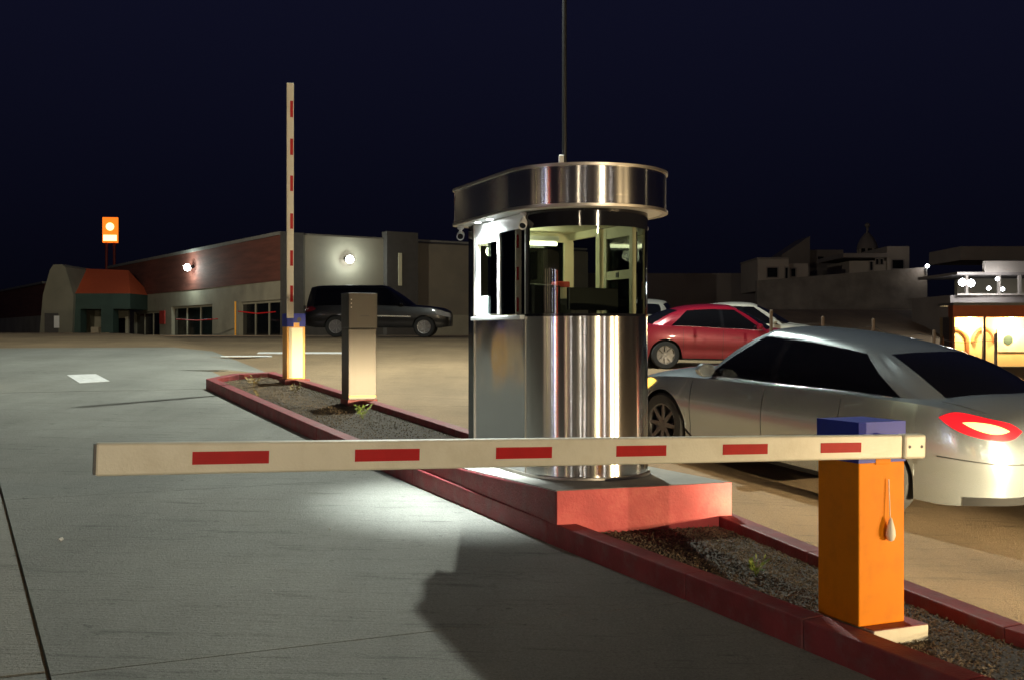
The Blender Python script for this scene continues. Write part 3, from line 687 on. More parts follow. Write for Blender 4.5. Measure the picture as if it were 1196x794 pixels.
    for q in bpm.values(): fin(q, 'door_pillar', 'black_gloss')
    # wheels
    for x in (xf, xr):
        for sd in (1, -1): make_wheel(t, x, sd*(hw - .125), r, sd)
    lt = lights or {}
    # wrap-around lamps: along the end wrap
    def wrap_path(sg, f0, f1):
        def fn(fr_):
            q = f0 + (f1 - f0)*fr_
            if q < 0: xx = sg*(xe + q); return xx, wid(xx)
            wv = we*(1 - q); return sg*hl*(1 - (wv/hw)**p)**(1/p), wv
        return fn
    for sd in (1, -1):
        tl = patch('tail_light', lt.get('tail', 'tail_off'), wrap_path(-1, -.30, .46), None, lt.get('tv0', .72), lt.get('tv1', 1.0), sd, .008, 30, 6, lens=2.6)
        if lt.get('tail_hot'): patch('bulb_glow', lt['tail_hot'], wrap_path(-1, -.10, .28), None, lt.get('tv0', .72) + .07, lt.get('tv1', 1.0) - .07, sd, .014, 20, 4, par=tl, lens=2.)
        hl_ = patch('headlight', lt.get('head', 'lens_off'), wrap_path(1, -.5, .42), None, .66, .97, sd, .006, 24, 5, lens=3.)
        if lt.get('amber'): patch('turn_signal', lt['amber'], wrap_path(1, -.62, -.36), None, .5, .93, sd, .012, 10, 4, par=hl_, lens=3.)
    if detail:
        for sd in (1, -1):
            mi = sub('wing_mirror', t, (cols['a'][1] - .12, sd*(yb + .13), smooth_interp(spec['shoulder'], cols['a'][1]) + .10))
            MB().lathe([(0, .055), (.05, .045), (.085, .0), (.09, -.05), (.08, -.06), (0, -.06)], 14, 'x').xf(Matrix.Scale(1.25, 4, (0, 1, 0)) @ Matrix.Scale(.8, 4, (0, 0, 1))).build('shell', paint_, mi, smooth='angle')
            MB().span((-.02, -sd*.16, -.05), (.03, -sd*.04, -.02)).build('stalk', 'black', mi)
            xb = cols['b0'][1]
            for x0 in (cols['a'][1] + .08, xb - .05, max(cols['c0'][1] + .18, xr + ra + .02)):
                patch('door_seam', 'seam', x0, x0 + .007, .05, 1.02, sd, .0015, 1, 12)
            for x0 in (xb + .12, cols['c0'][1] + .35):
                hd = patch('door_handle', lt.get('handle', paint_), x0, x0 + .20, .80, .85, sd, .03, 8, 3)
            patch('sill_trim', 'under', xr + ra, xf - ra, .0, .05, sd, .004, 12, 1)
            if trim: patch('side_moulding', trim, xr + ra + .05, xf - ra - .05, .50, .56, sd, .006, 12, 2)
            # belt line strip
            P = [gp(c_, 0) for c_ in fine if c_[4] in ('side', 'bp')]; mbz = MB(); mbz.tube([(x, sd*(y + .008), z + .012) for x, y, z in P], .009, 6); mbz.build('belt_moulding', lt.get('belt', 'chrome'), t, smooth=True)
        zp = spec['sill'] + .34
        MB().span((-hl - .012, -.16, zp), (-hl + .06, .16, zp + .15)).build('number_plate', 'white_plastic', t)
        patch('rear_bumper_line', 'seam', wrap_path(-1, -.3, .98), None, .50, .515, 1, .003, 20, 1); patch('rear_bumper_line', 'seam', wrap_path(-1, -.3, .98), None, .50, .515, -1, .003, 20, 1)
        patch('lower_valance', 'under', wrap_path(-1, -.1, .98), None, .0, .10, 1, .004, 20, 1); patch('lower_valance', 'under', wrap_path(-1, -.1, .98), None, .0, .10, -1, .004, 20, 1)
        patch('boot_seam', 'seam', -1.9*hl/2.435, -2.3*hl/2.435, 1.12, 1.13, 1, .0015, 10, 1); patch('boot_seam', 'seam', -1.9*hl/2.435, -2.3*hl/2.435, 1.12, 1.13, -1, .0015, 10, 1)
        MB().span((hl - .10, -.45, .42), (hl - .02, .45, .58)).build('grille', 'black', t, bevel=.02)
    t['hl'] = hl
    return t
def place(car, fx, fy, yaw):                              # by car centre on the ground
    tilt(car, fx, fy, yaw)
YC = pi/2 + R(31); d = Vector((cos(YC), sin(YC))); l = Vector((-d.y, d.x))
silver = make_car('parked_sedan', 'silver sedan with glowing red tail lights passing right of the booth', SEDAN, 'silver', lights=dict(tail='tail_red', tail_hot='tail_hot', amber='amber', tv0=.78, tv1=1.03))
silver.name = 'sedan_car'
# front left wheel seen at (1.72, 12.63): centre lies back along the heading and half a width to the right
c = Vector((1.74, 12.55)) - d*(SEDAN['L']/2 - SEDAN['fo']) - l*(SEDAN['W']/2 - .1); c -= d*.07; c -= l*.03; place(silver, c.x, c.y, YC); silver.matrix_world = silver.matrix_world @ Matrix.Scale(1.05, 4)
red = make_car('sedan_car', 'red sedan parked side on between the booth and the fence posts', RED, 'red_paint', group='cars parked on the lot'); place(red, 4.62, 25.3, R(3))
white = make_car('sedan_car', 'white sedan parked just behind the red one', RED, 'white_paint', group='cars parked on the lot'); place(white, 6.0, 29.2, R(-7))
suv = make_car('suv_car', 'long black SUV parked in front of the pale store wall', SUV, 'black_paint', group='cars parked on the lot', trim='chrome', lights=dict(belt='black')); place(suv, -5.0, 42, R(0))
hat = make_car('sedan_car', 'pale car half hidden behind the right edge of the booth glass', RED, 'white_paint', group='cars parked on the lot'); place(hat, 4.05, 33.5, R(75))

# following car with headlights on, outside the frame at right
fol = make_car('sedan_car', 'grey sedan with headlights on, waiting behind the silver one', SEDAN, 'grey_paint', lights=dict(head='lens_off'))
YF = pi/2 + R(29); dF = Vector((cos(YF), sin(YF))); lF = Vector((-dF.y, dF.x))
hlp = Vector((5.9, 3.4)); cF = hlp - dF*(2.435 - .02) - lF*.62; place(fol, cF.x, cF.y, YF)
for sd in (1, -1):
    hb = sub('lit_headlamp', fol, (2.40, sd*.64, .665))
    MB().lathe([(0, .02), (.05, .02), (.055, .0), (.055, -.06)], 18, 'x').build('projector_lens', 'head_glow', hb)
    MB().span((.03, -.11, .0022), (.20, .11, .005)).build('beam_cutoff_plate', 'black', hb)  # unseen plate added ahead of the lens to cut off the beam
    a = lamp('beam_wide', 'SPOT', (.23, 0, -.01), 800, (1.0, .74, .40), size=.03, angle=125, blend=.9, parent=hb, to=(10, 0, -.25))
    b = lamp('beam_hot', 'SPOT', (.08, 0, .0), 14000, (1.0, .80, .48), size=.004, angle=26, blend=1.0, parent=hb, to=(10, .85 if sd > 0 else .5, .1))

# ------------------------------------------------------------------ posts and chain at the lot edge
def post(x, y, h, label):
    z = ground(x, y); t = thing('fence_post', label, 'post', (x, y, z - .05), 0, 'fence posts at the lot edge')
    MB().tube([(0, 0, 0), (0, 0, h + .05)], .03, 12).build('shaft', 'store_shade', t, smooth='angle'); MB().lathe([(.0, h + .07), (.02, h + .065), (.031, h + .05)], 12).build('post_top', 'store_shade', t, smooth=True); return (x, y, z + h)
tops = [post(4.75, 20.4, 1.42, 'leftmost fence post, in front of the red car'), post(5.75, 20.6, 1.32, 'fence post just right of the red car bonnet'), post(6.75, 20.8, 1.30, 'fence post above the middle of the silver car roof'), post(8.0, 21.1, 1.10, 'short fence post above the rear of the silver car roof'), post(9.3, 21.4, 1.05, 'rightmost fence post, left of the lit shop')]
for i, (a, b) in enumerate(zip(tops, tops[1:])):
    mid = ((a[0]+b[0])/2, (a[1]+b[1])/2, (a[2]+b[2])/2 - .2)
    tag(MB().tube([(a[0], a[1], a[2] - .12), ((a[0]+mid[0])/2, (a[1]+mid[1])/2, mid[2] + .03), mid, ((b[0]+mid[0])/2, (b[1]+mid[1])/2, mid[2] + .03), (b[0], b[1], b[2] - .12)], .005, 6).build('fence_wire', 'dark_plastic'), ['first', 'second', 'third', 'fourth'][i] + ' sagging wire between the fence posts, counted from the red car', 'wire', 'wires between the fence posts')

# ------------------------------------------------------------------ light mast behind the booth (its lamp is above the frame)
mz = ground(.98, 20.8)
mast = thing('light_mast', 'tall thin dark lamp mast rising behind the booth', 'lamp post', (.98, 20.8, mz))
top = 10.6 - mz
MB().tube([(0, 0, -.1), (0, 0, top)], .048, 14, .04).build('pole', 'black', mast, smooth='angle')
MB().tube([(0, 0, top - .5), (-.5, 0, top - .1), (-1.1, 0, top)], .03, 10).build('arm', 'dark_plastic', mast, smooth='angle')
MB().span((-1.65, -.14, top - .06), (-1.05, .14, top + .05)).build('lamp_head', 'dark_plastic', mast, bevel=.02)
MB().span((-1.6, -.11, top - .068), (-1.15, .11, top - .059)).build('diffuser', 'lamp_glow', mast)
MB().span((-.11, -.2, 4.02), (-.02, -.04, 4.2)).build('junction_box', 'white_plastic', mast, bevel=.01)
lamp('mast_light', 'SPOT', (-1.38, 0, top - .10), 13500, (.93, 1.0, .89), to=(-1.6, -3, 0), size=.14, angle=168, blend=.25, parent=mast)

# ------------------------------------------------------------------ street lamps behind the camera (seen in the steel) and out beside the lot
def street_lamp(x, y, h, power, col, glowm, label, to=(0, 8, -1), ang=150):
    z = ground(x, y); t = thing('street_lamp', label, 'lamp post', (x, y, z - .05), 0, 'street lamps along the avenue')
    MB().tube([(0, 0, 0), (0, 0, h)], .08, 12, .05).build('pole', 'dark_plastic', t); dv = Vector((to[0]-x, to[1]-y, 0)).normalized()
    MB().tube([(0, 0, h - .1), dv*.9 + Vector((0, 0, h + .1))], .03, 8).build('arm', 'dark_plastic', t); q = dv*1.2 + Vector((0, 0, h + .12)); a_ = atan2(dv.y, dv.x)
    MB().box((q.x, q.y, q.z), (.65, .26, .12), a_).build('lamp_head', 'dark_plastic', t, bevel=.02); MB().box((q.x + dv.x*.02, q.y + dv.y*.02, q.z - .075), (.5, .2, .03), a_).build('diffuser', glowm, t)
    lamp('street_light', 'SPOT', (q.x, q.y, q.z - .12), power, col, to=(to[0]-x, to[1]-y, to[2] - z), size=.15, angle=ang, blend=.5, parent=t)
street_lamp(13.5, -25, 7.5, 19500, (1.0, .83, .57), 'lamp_warm', 'warm street lamp behind the camera on the right')
street_lamp(-6.0, -27, 7.5, 700, (1.0, .82, .56), 'lamp_warm', 'warm street lamp far behind the camera')
street_lamp(25.0, 8, 8, 3000, (1.0, .72, .38), 'lamp_warm', 'warm street lamp out on the right of the lot', to=(11, 27, 0), ang=100)
street_lamp(-23, 40, 7.5, 15000, (1.0, .90, .70), 'lamp_warm', 'unseen street lamp added left of the lot to light the store', to=(-13, 66, 2), ang=115)  # out of view, added to brighten the store walls

# lit shop across the road on the left, mirrored in the booth steel
sh = thing('corner_shop', 'lit corner shop across the road on the left', 'shop', (-24, -3.5, ground(-24, -3.5) - .1), R(112))
MB().span((-8, 0, 0), (8, 5, 4.2)).build('wall', 'tan_trim', sh)
for x0, x1, m_ in ((-6.5, -5.9, 'g_red'), (-5.2, -4.9, 'g_yel'), (-4.6, -3.9, 'g_white'), (-3.7, -3.5, 'g_blue'), (-1.6, -1.35, 'g_white'), (.6, 1.6, 'g_dim'), (3.0, 3.2, 'g_yel'), (5.2, 6.0, 'g_dim')):
    if m_ not in M: glow(m_, dict(g_red=(1, .10, .05), g_yel=(1, .85, .45), g_white=(.85, .9, 1), g_blue=(.12, .14, 1), g_dim=(1, .7, .5))[m_], dict(g_red=7, g_yel=9, g_white=15, g_blue=12, g_dim=1.5)[m_])
    MB().span((x0, -.06, .5), (x1, -.003, 3.6)).build('lit_panel', m_, sh)

row = thing('shop_row', 'row of lit shops across the avenue behind the camera', 'shops', (2, -31, ground(2, -31) - .1), pi)
MB().span((-34, 0, 0), (34, 6, 4.6)).build('wall', 'tan_trim', row); MB().span((-34, -.9, 2.95), (34, 0, 3.15)).build('canopy', 'store_shade', row)
rnd = random.Random(3); xq = -32.
while xq < 31:
    ww = rnd.choice((.35, .6, .9, 1.6)); gm_ = rnd.choice(('w_yel', 'w_warm', 'w_white', 'w_dim', 'w_dim', 'w_pink'))
    if gm_ not in M: glow(gm_, dict(w_yel=(1, .85, .4), w_warm=(1, .66, .36), w_white=(1, .96, .9), w_dim=(.8, .62, .45), w_pink=(1, .5, .42))[gm_], dict(w_yel=13, w_warm=8, w_white=20, w_dim=1.5, w_pink=5)[gm_])
    wn = sub('shop_window', row); MB().span((xq, -.04, .3), (xq + ww, -.003, 2.9)).build('lit_pane', gm_, wn)
    for q in (xq - .06, xq + ww): MB().span((q, -.08, .25), (q + .06, -.002, 2.93)).build('jamb', 'dark_plastic', wn)
    xq += ww + rnd.choice((.5, 1.2, 2.2, 3.4))
# ------------------------------------------------------------------ store on the left
mat('brick', (.14, .045, .03), .85, 0, .25, 1.2, .02, 6, stretch=(.3, .3, 3)); mat('store_cream', (.34, .32, .24), .85, 0, .12, .6, .006, 20, dirt=(.2, .19, .15), dscale=.5)
mat('store_grey', (.23, .205, .155), .85, 0, .1, .4, .006, 20, dirt=(.15, .14, .12), dscale=.3); mat('store_dark', (.07, .065, .06), .8); mat('roof_orange', (.62, .11, .035), .7, 0, .12, 2, stretch=(8, 8, .5))
mat('portal_green', (.032, .062, .05), .7, 0, .15, 1); mat('win_dark', (.006, .007, .008), .08); mat('coping', (.20, .20, .18), .8)
K = np.array([-13.2, 65.0]); fa = atan2(.55, .83)                     # corner; right facade direction
store = thing('store', 'big box store with dark brick upper wall, cream base and a pale plain end wall', 'store', (K[0], K[1], -.25), fa)
# local: +X along the right facade, +Y away along the left facade
MB().span((0, 0, 0), (22, 40, 6.0)).build('core', 'store_dark', store)
Hs = 6.15
left = sub('left_facade', store)
def lf(nm, m, y0, y1, z0, z1, px=.0, th=.3): return MB().span((-th - px, y0, z0), (-.0, y1, z1)).build(nm, m, left)
lf('brick_band', 'brick', 0.0, 40, 3.35, Hs - .15, .0, .35)
lf('coping', 'coping', 0, 40, Hs - .15, Hs + .05, .05, .4)
# cream wall with openings, positions along the facade from the corner
def yof(px):
    k = (px - 598)/1300; dx, dy = -sin(fa), cos(fa); return (k*K[1] - K[0])/(dx - k*dy)
ops = [(yof(333), yof(285), .25, 2.15), (yof(253), yof(205), .25, 2.15), (yof(191), yof(161), .25, 1.9)]
yy = 0.
for a, b, z0, z1 in ops:
    lf('base_wall', 'store_cream', yy, a, 0, 3.35); lf('lintel', 'store_cream', a, b, z1 + .1, 3.35); yy = b
    wn = sub('shop_window', store); MB().span((-.06, a, 0), (-.02, b, z1 + .1)).build('pane', 'win_dark', wn)
    n = 3
    for i in range(1, n): MB().span((-.12, a + (b-a)*i/n - .05, 0), (-.06, a + (b-a)*i/n + .05, z1 + .1)).build('mullion', 'store_cream', wn)
    MB().span((-.14, a, z1 - .05), (-.06, b, z1 + .1)).build('transom', 'store_cream', wn)
lf('base_wall', 'store_cream', yy, 40, 0, 3.35)
MB().span((-.38, yof(198), 1.0), (-.31, yof(192), 2.0)).build('red_notice', mat('notice_red', (.5, .05, .04), .5), store)
# right end wall panels
rt = sub('end_wall', store)
def xof(px):
    k = (px - 598)/1300; return (k*K[1] - K[0])/(cos(fa) - k*sin(fa))
def rf(nm, m, p0, p1, z0, z1, th=.2): return MB().span((p0, -th, z0), (p1, 0, z1)).build(nm, m, rt)
rf('corner_pier', 'store_dark', -.35, xof(352), 0, Hs, .3)
rf('wall_panel', 'store_grey', xof(352), xof(446), 1.9, Hs - .1); rf('base_course', 'store_dark', xof(352), xof(446), 0, 1.9, .16)
rf('pier', 'store_dark', xof(446), xof(482), 0, Hs + .35, .7); rf('wall_panel', 'store_grey', xof(482), 22, 1.45, Hs - .25); rf('base_course', 'store_cream', xof(482), 22, 0, 1.45, .24)
rf('pilaster', 'inner_cream', xof(459), xof(463), 3.2, 5.2, .74)
rf('coping', 'coping', xof(352), 22, Hs - .12, Hs + .0, .12)
def wall_lamp(x, y, z, power, par, out):
    wl = sub('wall_lamp', par, (x, y, z)); MB().box((0, 0, 0), (.34, .34, .22)).build('housing', 'dark_plastic', wl, bevel=.03)
    MB().lathe([(0, .24), (.13, .2), (.23, .08), (.25, -.05), (.17, -.2), (0, -.27)], 18, c=(out[0]*.3, out[1]*.3, -.05)).build('lens', 'lamp_glow', wl, smooth=True)
    lamp('wall_light', 'POINT', (out[0]*.75, out[1]*.75, -.1), power, (.85, 1.0, .92), size=.1, parent=wl)
wall_lamp(-.5, yof(232), 4.95, 330, store, (-1, 0)); wall_lamp(xof(403), -.35, 4.75, 150, store, (0, -1))
# entrance block with gable and orange roof, standing forward of the facade's far end
def Wp(px, py, d_): return ((px - 598)*d_/1300, d_, (390 - py)*d_/1300)
Ed = 84.
def rel(px, py, d_, o_): q = Wp(px, py, d_); return (q[0] - o_[0], q[1] - o_[1], q[2] - o_[2])
eo = (Wp(100, 390, Ed)[0], Ed, -.25)
ent = thing('store_entrance', 'store entrance with pale gable, orange tiled roof and dark green portal', 'entrance', eo)
def eb(nm, m, px0, py0, px1, py1, d0, d1):
    a_, b_ = rel(px0, py1, d0, eo), rel(px1, py0, d0, eo); return MB().span((a_[0], d0 - eo[1], max(a_[2], 0)), (b_[0], d1 - eo[1], b_[2])).build(nm, m, ent)
eb('portal_beam', 'portal_green', 70, 343, 152, 361, Ed, Ed + 5)
for p0, p1 in ((70, 94), (118, 132)): eb('portal_pier', 'portal_green', p0, 361, p1, 398, Ed, Ed + 1.2)
eb('inner_wall', 'store_cream', 72, 361.5, 150, 398, Ed + 4, Ed + 4.3)
eb('inner_door', 'win_dark', 134, 372, 146, 398, Ed + 3.9, Ed + 3.98)
R0, R1, R2, R3 = rel(78, 343, Ed, eo), rel(152, 343, Ed, eo), rel(150, 316, Ed + 4, eo), rel(77, 313, Ed + 4, eo)
MB().add([R0, R1, R2, R3, (R0[0], 5, R0[2]), (R1[0], 5, R1[2])], [(0, 1, 2, 3), (0, 3, 4), (1, 5, 2), (2, 5, 4, 3), (0, 4, 5, 1)]).build('orange_roof', 'roof_orange', ent)
G = [rel(*q, Ed - .4, eo) for q in ((46, 392), (84, 392), (86, 345), (76, 312), (72, 309), (62, 309.5), (58, 316), (50, 345))]; n = len(G)
MB().add([(x, y, max(z, 0)) for x, y, z in G] + [(x, y + 6, max(z, 0)) for x, y, z in G], [tuple(range(n)), tuple(range(2*n - 1, n - 1, -1))] + [(i, (i+1) % n, n+(i+1) % n, n+i) for i in range(n)]).build('gable', mat('gable_grey', (.19, .18, .135), .85, 0, .15, .6), ent)
eb('gable_opening', 'store_dark', 52, 366, 68, 392, Ed - .45, Ed - .41); eb('white_notice', 'white_plastic', 63, 369, 69, 383, Ed - .52, Ed - .46)
glow('vend', (1.0, .50, .18), .8); eb('lit_machine', 'vend', 95, 378, 104, 392, Ed + 3.2, Ed + 3.9); eb('shelf_unit', 'box_cream', 106, 382, 115, 394, Ed + 3.2, Ed + 3.9)
# wing further left
a, b = Wp(-14, 345, 128), Wp(52, 329.5, 100); wo = (a[0], a[1], -.25); ang = atan2(b[1] - a[1], b[0] - a[0]); ll = math.dist(a[:2], b[:2])
wg = thing('store_wing', 'low brown brick wing beyond the store entrance at the far left', 'building', wo, ang)
MB().span((-4, 0, 1.9), (ll, 8, 4.75)).build('brick_wall', 'brick', wg); MB().span((-4, -.1, 0), (ll, 8, 1.9)).build('cream_base', 'store_cream', wg); MB().span((-4, -.2, 4.75), (ll, 8, 4.95)).build('coping', 'coping', wg)
# red warning tape in front of the windows
def wp(px, d, z): return ((px - 598)/1300*d, d, z)
tag(MB().tube([wp(206, 72, .95), wp(230, 70, .85), wp(254, 69, .92)], .035, 5).build('warning_tape', 'tape_red'), 'red warning tape across the middle store window', 'tape', 'tapes across the store windows')
tag(MB().tube([wp(278, 62, 1.25), wp(300, 61.5, 1.12), wp(322, 61, 1.2)], .03, 5).build('warning_tape', 'tape_red'), 'red warning tape across the store window nearest the corner', 'tape', 'tapes across the store windows')
st_ = thing('tape_stake', 'thin orange stake holding warning tape by the corner store window', 'stake', (wp(275, 62.2, 0)[0], 62.2, -.3)); MB().tube([(0, 0, 0), (0, 0, 2.1)], .05, 8).build('shaft', 'yellow_orange', st_)

# pylon sign
def lit_sign():
    d_ = 112; s_ = 1300/d_; x = (128.5 - 598)/s_; z1 = (390 - 253)/s_; z0 = (390 - 282.5)/s_
    t = thing('pylon_sign', 'glowing orange sign with a bright round mark on twin red posts', 'sign', (x, d_, -.1), R(8)); w_ = 17/s_
    glow('sign_orange', (1.0, .19, .012), 1.35); glow('sign_white', (1.0, .72, .32), 2.6); mat('sign_red', (.25, .03, .02), .6)
    MB().span((-w_/2, 0, z0), (w_/2, .35, z1)).build('panel', 'sign_orange', t); h = z1 - z0
    MB().lathe([(0, -.05), (w_*.27, -.05), (w_*.27, .0)], 24, 'y', (0, 0, z0 + h*.63)).build('round_mark', 'sign_white', t); MB().span((-w_*.44, -.04, z0 + h*.07), (w_*.44, .0, z0 + h*.30)).build('white_band', 'sign_white', t)
    for k in (-.26, .26): MB().tube([(k*w_, .18, 0), (k*w_, .18, z0)], .13, 10).build('sign_post', 'sign_red', t)
lit_sign()

# ------------------------------------------------------------------ right: hillside houses
mat('house_pale', (.22, .19, .165), .85, 0, .15, .4, .01, 8, dirt=(.13, .11, .10), dscale=.4); mat('house_dim', (.14, .12, .11), .85, 0, .15, .4); mat('rock_wall', (.12, .105, .095), .9, 0, .3, .8, .05, 2)
def W3(px, py, d_): return ((px - 598)*d_/1300, d_, (390 - py)*d_/1300)
def wall_box(nm, m, par, px0, py0, px1, py1, d_, dep, org):
    a, b = W3(px0, py1, d_), W3(px1, py0, d_); return MB().span((a[0]-org[0], d_ - org[1], a[2]-org[2]), (b[0]-org[0], d_ + dep - org[1], b[2]-org[2])).build(nm, m, par)
def hwin(par, px0, py0, px1, py1, d_, org, m='win_dark'):
    wn = sub('window', par); wall_box('pane', m, wn, px0, py0, px1, py1, d_ - .03, .06, org)
    fr_ = MB(); a, b = W3(px0, py1, d_), W3(px1, py0, d_); x0, x1, z0, z1 = a[0]-org[0], b[0]-org[0], a[2]-org[2], b[2]-org[2]; y_ = d_ - org[1]
    for q in ((x0 - .08, z0 - .08, x1 + .08, z0), (x0 - .08, z1, x1 + .08, z1 + .08), (x0 - .08, z0, x0, z1), (x1, z0, x1 + .08, z1)): fr_.span((q[0], y_ - .06, q[1]), (q[2], y_, q[3]))
    fr_.build('frame', 'house_dim', wn)
og = W3(984, 362, 80)
rwall = thing('retaining_wall', 'long pale retaining wall below the hillside houses', 'wall', og)
a, b = W3(884, 390, 80), W3(1083, 390, 80); zt0, zt1 = W3(884, 328, 80)[2], W3(1083, 312, 80)[2]
MB().add([(a[0]-og[0], 0, -4), (b[0]-og[0], 0, -4), (b[0]-og[0], 0, zt1-og[2]), (a[0]-og[0], 0, zt0-og[2]), (a[0]-og[0], .5, -4), (b[0]-og[0], .5, -4), (b[0]-og[0], .5, zt1-og[2]), (a[0]-og[0], .5, zt0-og[2])], [(0,1,2,3), (4,5,6,7), (0,1,5,4), (1,2,6,5), (2,3,7,6), (3,0,4,7)]).build('wall_face', 'rock_wall', rwall)
og = W3(905, 328, 81)
h1 = thing('hillside_house', 'pale flat roofed house at the left end of the retaining wall', 'house', og, 0, 'houses on the dark hillside')
wall_box('wall', 'house_pale', h1, 885, 303, 921, 340, 81, 6, og); wall_box('low_wing', 'house_pale', h1, 921, 308, 944, 340, 81.5, 5, og); wall_box('parapet', 'house_dim', h1, 884.5, 301, 921.5, 303, 80.9, 6.2, og)
hwin(h1, 896, 313, 908, 324, 81, og); hwin(h1, 917, 313, 920, 326, 81, og, 'win_dark'); hwin(h1, 924, 314, 929, 323, 81.5, og)
og = W3(1020, 320, 84)
h2 = thing('hillside_house', 'pale house with a tiled eave at the right end of the retaining wall', 'house', og, 0, 'houses on the dark hillside')
wall_box('wall', 'house_pale', h2, 992, 305, 1036, 325, 84, 6, og); wall_box('tower_block', 'house_pale', h2, 1036, 288, 1062, 325, 83.8, 6, og); wall_box('tiled_eave', 'house_dim', h2, 985, 296, 1037, 301, 83.0, 7, og)
hwin(h2, 1042, 304, 1055, 314, 83.8, og); hwin(h2, 1016, 306, 1019, 316, 84, og); hwin(h2, 1023, 303, 1026, 309, 84, og); hwin(h2, 1028, 303, 1031, 309, 84, og)
og = W3(1013, 300, 96)
ch = thing('chapel_dome', 'small dark dome with a pale arcaded lantern above the houses', 'dome', og, 0)
rr = 12*96/1300
MB().lathe([(rr, 0), (rr, .35)], 20, c=(0, 0, -1.4)).build('drum_base', 'house_pale', ch)
for k in range(8): MB().lathe([(.11, .32 - 1.4 + .0), (.11, 1.0 - .35)], 8, c=(cos(k*pi/4 + .39)*rr*.86, sin(k*pi/4 + .39)*rr*.86, -.0)).build('column', 'house_pale', ch)
MB().lathe([(rr*.74, -1.1), (rr*.74, .7)], 20).build('drum', 'win_dark', ch)
MB().lathe([(rr, .65), (rr, .8), (rr*.9, 1.1), (rr*.62, 1.6), (rr*.3, 1.95), (.1, 2.1), (.1, 2.5), (.22, 2.62), (.22, 2.8), (0, 2.95)], 20).build('dome', 'house_dim', ch, smooth='angle')
MB().span((-3, -.5, -6), (3, 3, -1.05)).build('block', 'house_dim', ch)
og = W3(930, 310, 98)
h3 = thing('hillside_house', 'dim house with a sloping roof behind the retaining wall', 'house', og, 0, 'houses on the dark hillside')
a = W3(913, 298, 98); b = W3(946, 276, 98)
MB().add([(a[0]-og[0], 0, -4), (b[0]-og[0], 0, -4), (b[0]-og[0], 0, b[2]-og[2]), (a[0]-og[0], 0, a[2]-og[2]), (a[0]-og[0], 5, -4), (b[0]-og[0], 5, -4), (b[0]-og[0], 5, b[2]-og[2]), (a[0]-og[0], 5, a[2]-og[2])], [(0,1,2,3), (7,6,5,4), (0,4,5,1), (1,5,6,2), (2,6,7,3), (3,7,4,0)]).build('wall', 'house_dim', h3)
wall_box('side_block', 'house_dim', h3, 946, 292, 985, 330, 99, 5, og)
hwin(h3, 955, 300, 962, 308, 99, og)
sl_ = thing('hill_lamp', 'single bright lamp at the right end of the retaining wall', 'lamp', W3(1083, 311, 79.5)); MB().lathe([(0, .14), (.1, .1), (.14, 0), (.1, -.1), (0, -.14)], 12).build('bulb', 'small_white', sl_, smooth=True); MB().span((-.05, .1, -.4), (.05, .55, -.2)).build('bracket', 'dark_plastic', sl_)
lamp('hill_light', 'POINT', (-.1, -.5, 0), 60, (1, .9, .75), size=.1, parent=sl_)
# far low wall left of the houses
fw = tag(MB().span((4.5, 92, -1), (20.4, 92.4, 5.0)).build('boundary_wall', 'house_dim'), 'dim boundary wall beyond the parked cars', 'wall')

# ------------------------------------------------------------------ right: lit shop with orange fascia, terrace above
mat('plaster_yellow', (.62, .47, .22), .8, 0, .08, 1.5); mat('fascia_orange', (.42, .10, .03), .6, 0, .1, 2); mat('arch_brown', (.30, .12, .04), .6); mat('counter_dark', (.03, .028, .025), .7)
D = 46.; og = W3(1113, 390, D); og = (og[0], D, -2.1)
cafe = thing('snack_shop', 'yellow lit shop front with orange fascia and arched trim at the right edge', 'shop', og)
k = D/1300; zt = 33*k + 2.1; zf = 19.5*k + 2.1
MB().span((0, 0, zf), (9, .5, zt)).build('fascia', 'fascia_orange', cafe); MB().span((0, -.05, zt), (9, 1.6, zt + .12)).build('roof_slab', 'coping', cafe)
MB().span((0, 1.1, 0), (9, 1.4, zf)).build('back_wall', 'plaster_yellow', cafe); MB().span((0, .4, 0), (.12, 1.1, zf)).build('side_wall', 'house_dim', cafe)
MB().span((0, .05, 0), (.10, .4, zf)).build('pier', 'arch_brown', cafe); MB().span((1.28, .05, 0), (1.38, .2, zf)).build('pier', 'store_dark', cafe)
ar = MB(); pts = [(.52 + .5*cos(a), 1.04, 1.75 + .55*sin(a)) for a in np.linspace(pi, 0, 14)]
ar.tube([(.02, 1.04, 0)] + pts + [(1.02, 1.04, 0)], .09, 8).build('arch_trim', 'arch_brown', cafe)
ar2 = MB(); ar2.tube([(1.7 + .45*cos(a), 1.04, 1.75 + .55*sin(a)) for a in np.linspace(pi, 0, 14)], .08, 8).build('arch_trim', 'arch_brown', cafe)
pt_ = sub('wall_picture', cafe); MB().span((2.3, 1.06, 1.35), (4.0, 1.098, 2.3)).build('frame', 'box_cream', pt_); MB().lathe([(0, 1.04), (.2, 1.04), (.2, 1.06)], 18, 'y', (2.75, 0, 1.85)).build('round_motif', 'portal_green', pt_)
MB().span((.3, .3, .0), (9, .9, .75)).build('counter', 'counter_dark', cafe)
for i, x in enumerate((1.0, 2.75, 4.6)):
    q = sub('pendant_lamp', cafe, (x, .72, zf - .1)); MB().lathe([(0, .1), (.08, .08), (.11, 0), (.08, -.08), (0, -.1)], 12).build('bulb', 'lamp_warm', q, smooth=True)
    lamp('pendant_light', 'POINT', (0, -.1, -.25), 300, (1, .74, .36), size=.1, parent=q)
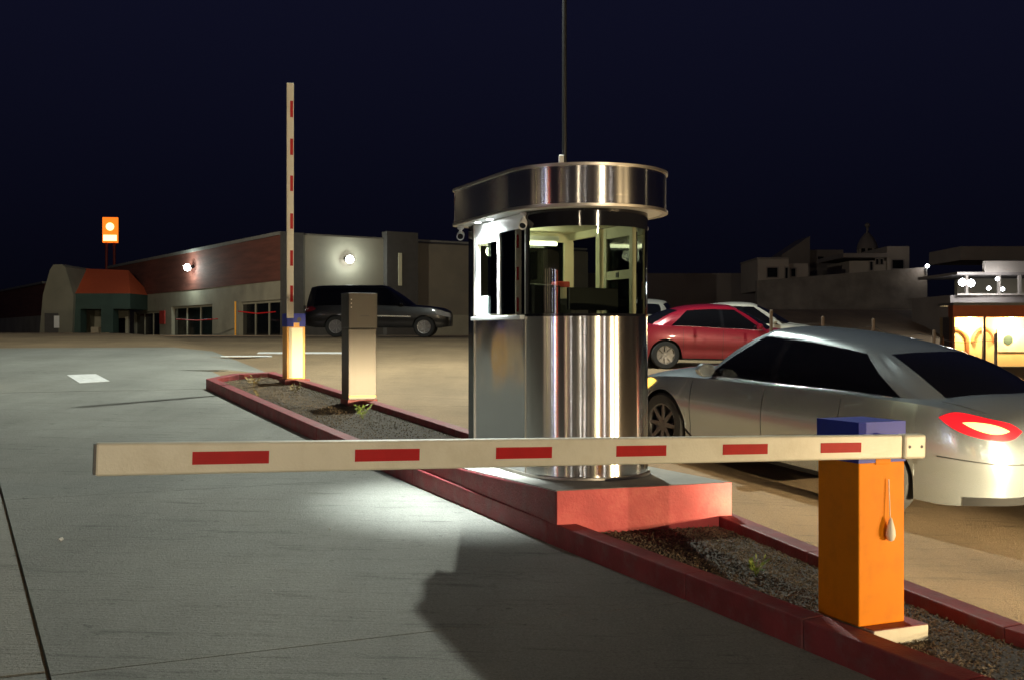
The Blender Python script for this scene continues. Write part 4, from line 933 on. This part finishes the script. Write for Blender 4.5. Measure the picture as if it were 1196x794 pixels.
# terrace building behind and above it
og = (W3(1120, 390, 62)[0], 62, -1.0)
te = thing('terrace_building', 'dim two storey building with pale parapets and white lamps above the lit shop', 'building', og)
def tb(nm, m, px0, py0, px1, py1, d_, dep): return wall_box(nm, m, te, px0, py0, px1, py1, d_, dep, og)
tb('lower_wall', 'house_dim', 1110, 345, 1260, 410, 62, 6); tb('parapet', 'house_pale', 1151, 305, 1260, 318, 61.5, .4); tb('upper_wall', 'house_dim', 1122, 288, 1260, 304, 66, 5); tb('terrace_slab', 'house_dim', 1118, 318, 1260, 321, 61.6, 6); tb('back_wall', 'store_grey', 1118, 321, 1260, 346, 66, .4)
for px in (1128, 1166, 1190): tb('terrace_post', 'house_pale', px, 321, px + 3, 346, 62.2, .2)
tb('rail', 'house_pale', 1118, 343, 1260, 345, 61.8, .1)
for px, py, e_ in ((1124, 330, 40), (1134, 331, 55), (1155, 337, 35), (1171, 338, 20), (1165, 326, 12)):
    gr = 1.45 if e_ > 38 else .75; q = W3(px, py, 61.3); lb = sub('terrace_lamp', te, (q[0]-og[0], q[1]-og[1], q[2]-og[2])); MB().lathe([(0, .15*gr), (.1*gr, .1*gr), (.15*gr, 0), (.1*gr, -.1*gr), (0, -.15*gr)], 12).build('globe', 'small_white', lb, smooth=True); lamp('terrace_light', 'POINT', (0, -.4, 0), e_*2.5, (.95, .98, 1), size=.15, parent=lb)

# ------------------------------------------------------------------ litter on the concrete
def scrap(px, py, w_, label):
    k = (px - 598)/1300; y = 8.0
    for _ in range(60): y = y*.5 + .5*(-ground(k*y, y)*1300/(py - 390))
    x = k*y; rnd = random.Random(px); n = 9; mb = MB(); V = []
    for i in range(n): a = 2*pi*i/n; q = w_*rnd.uniform(.5, 1); V.append((cos(a)*q, sin(a)*q*.7, rnd.uniform(.0, w_*.8)))
    V += [(0, 0, w_*.9), (0, 0, .0)]; mb.add(V, [(i, (i+1) % n, n) for i in range(n)] + [((i+1) % n, i, n + 1) for i in range(n)])
    o = mb.build('paper_scrap', 'paint_white'); o.location = (x, y, ground(x, y) + .001); tag(o, label, 'litter', 'litter on the concrete lane')
scrap(71, 632, .03, 'crumpled white paper scrap on the concrete near the left joint'); scrap(385, 618, .014, 'tiny pale scrap on the concrete just below the lowered arm'); scrap(318, 690, .010, 'tiny pale chip in the middle of the near concrete slab')
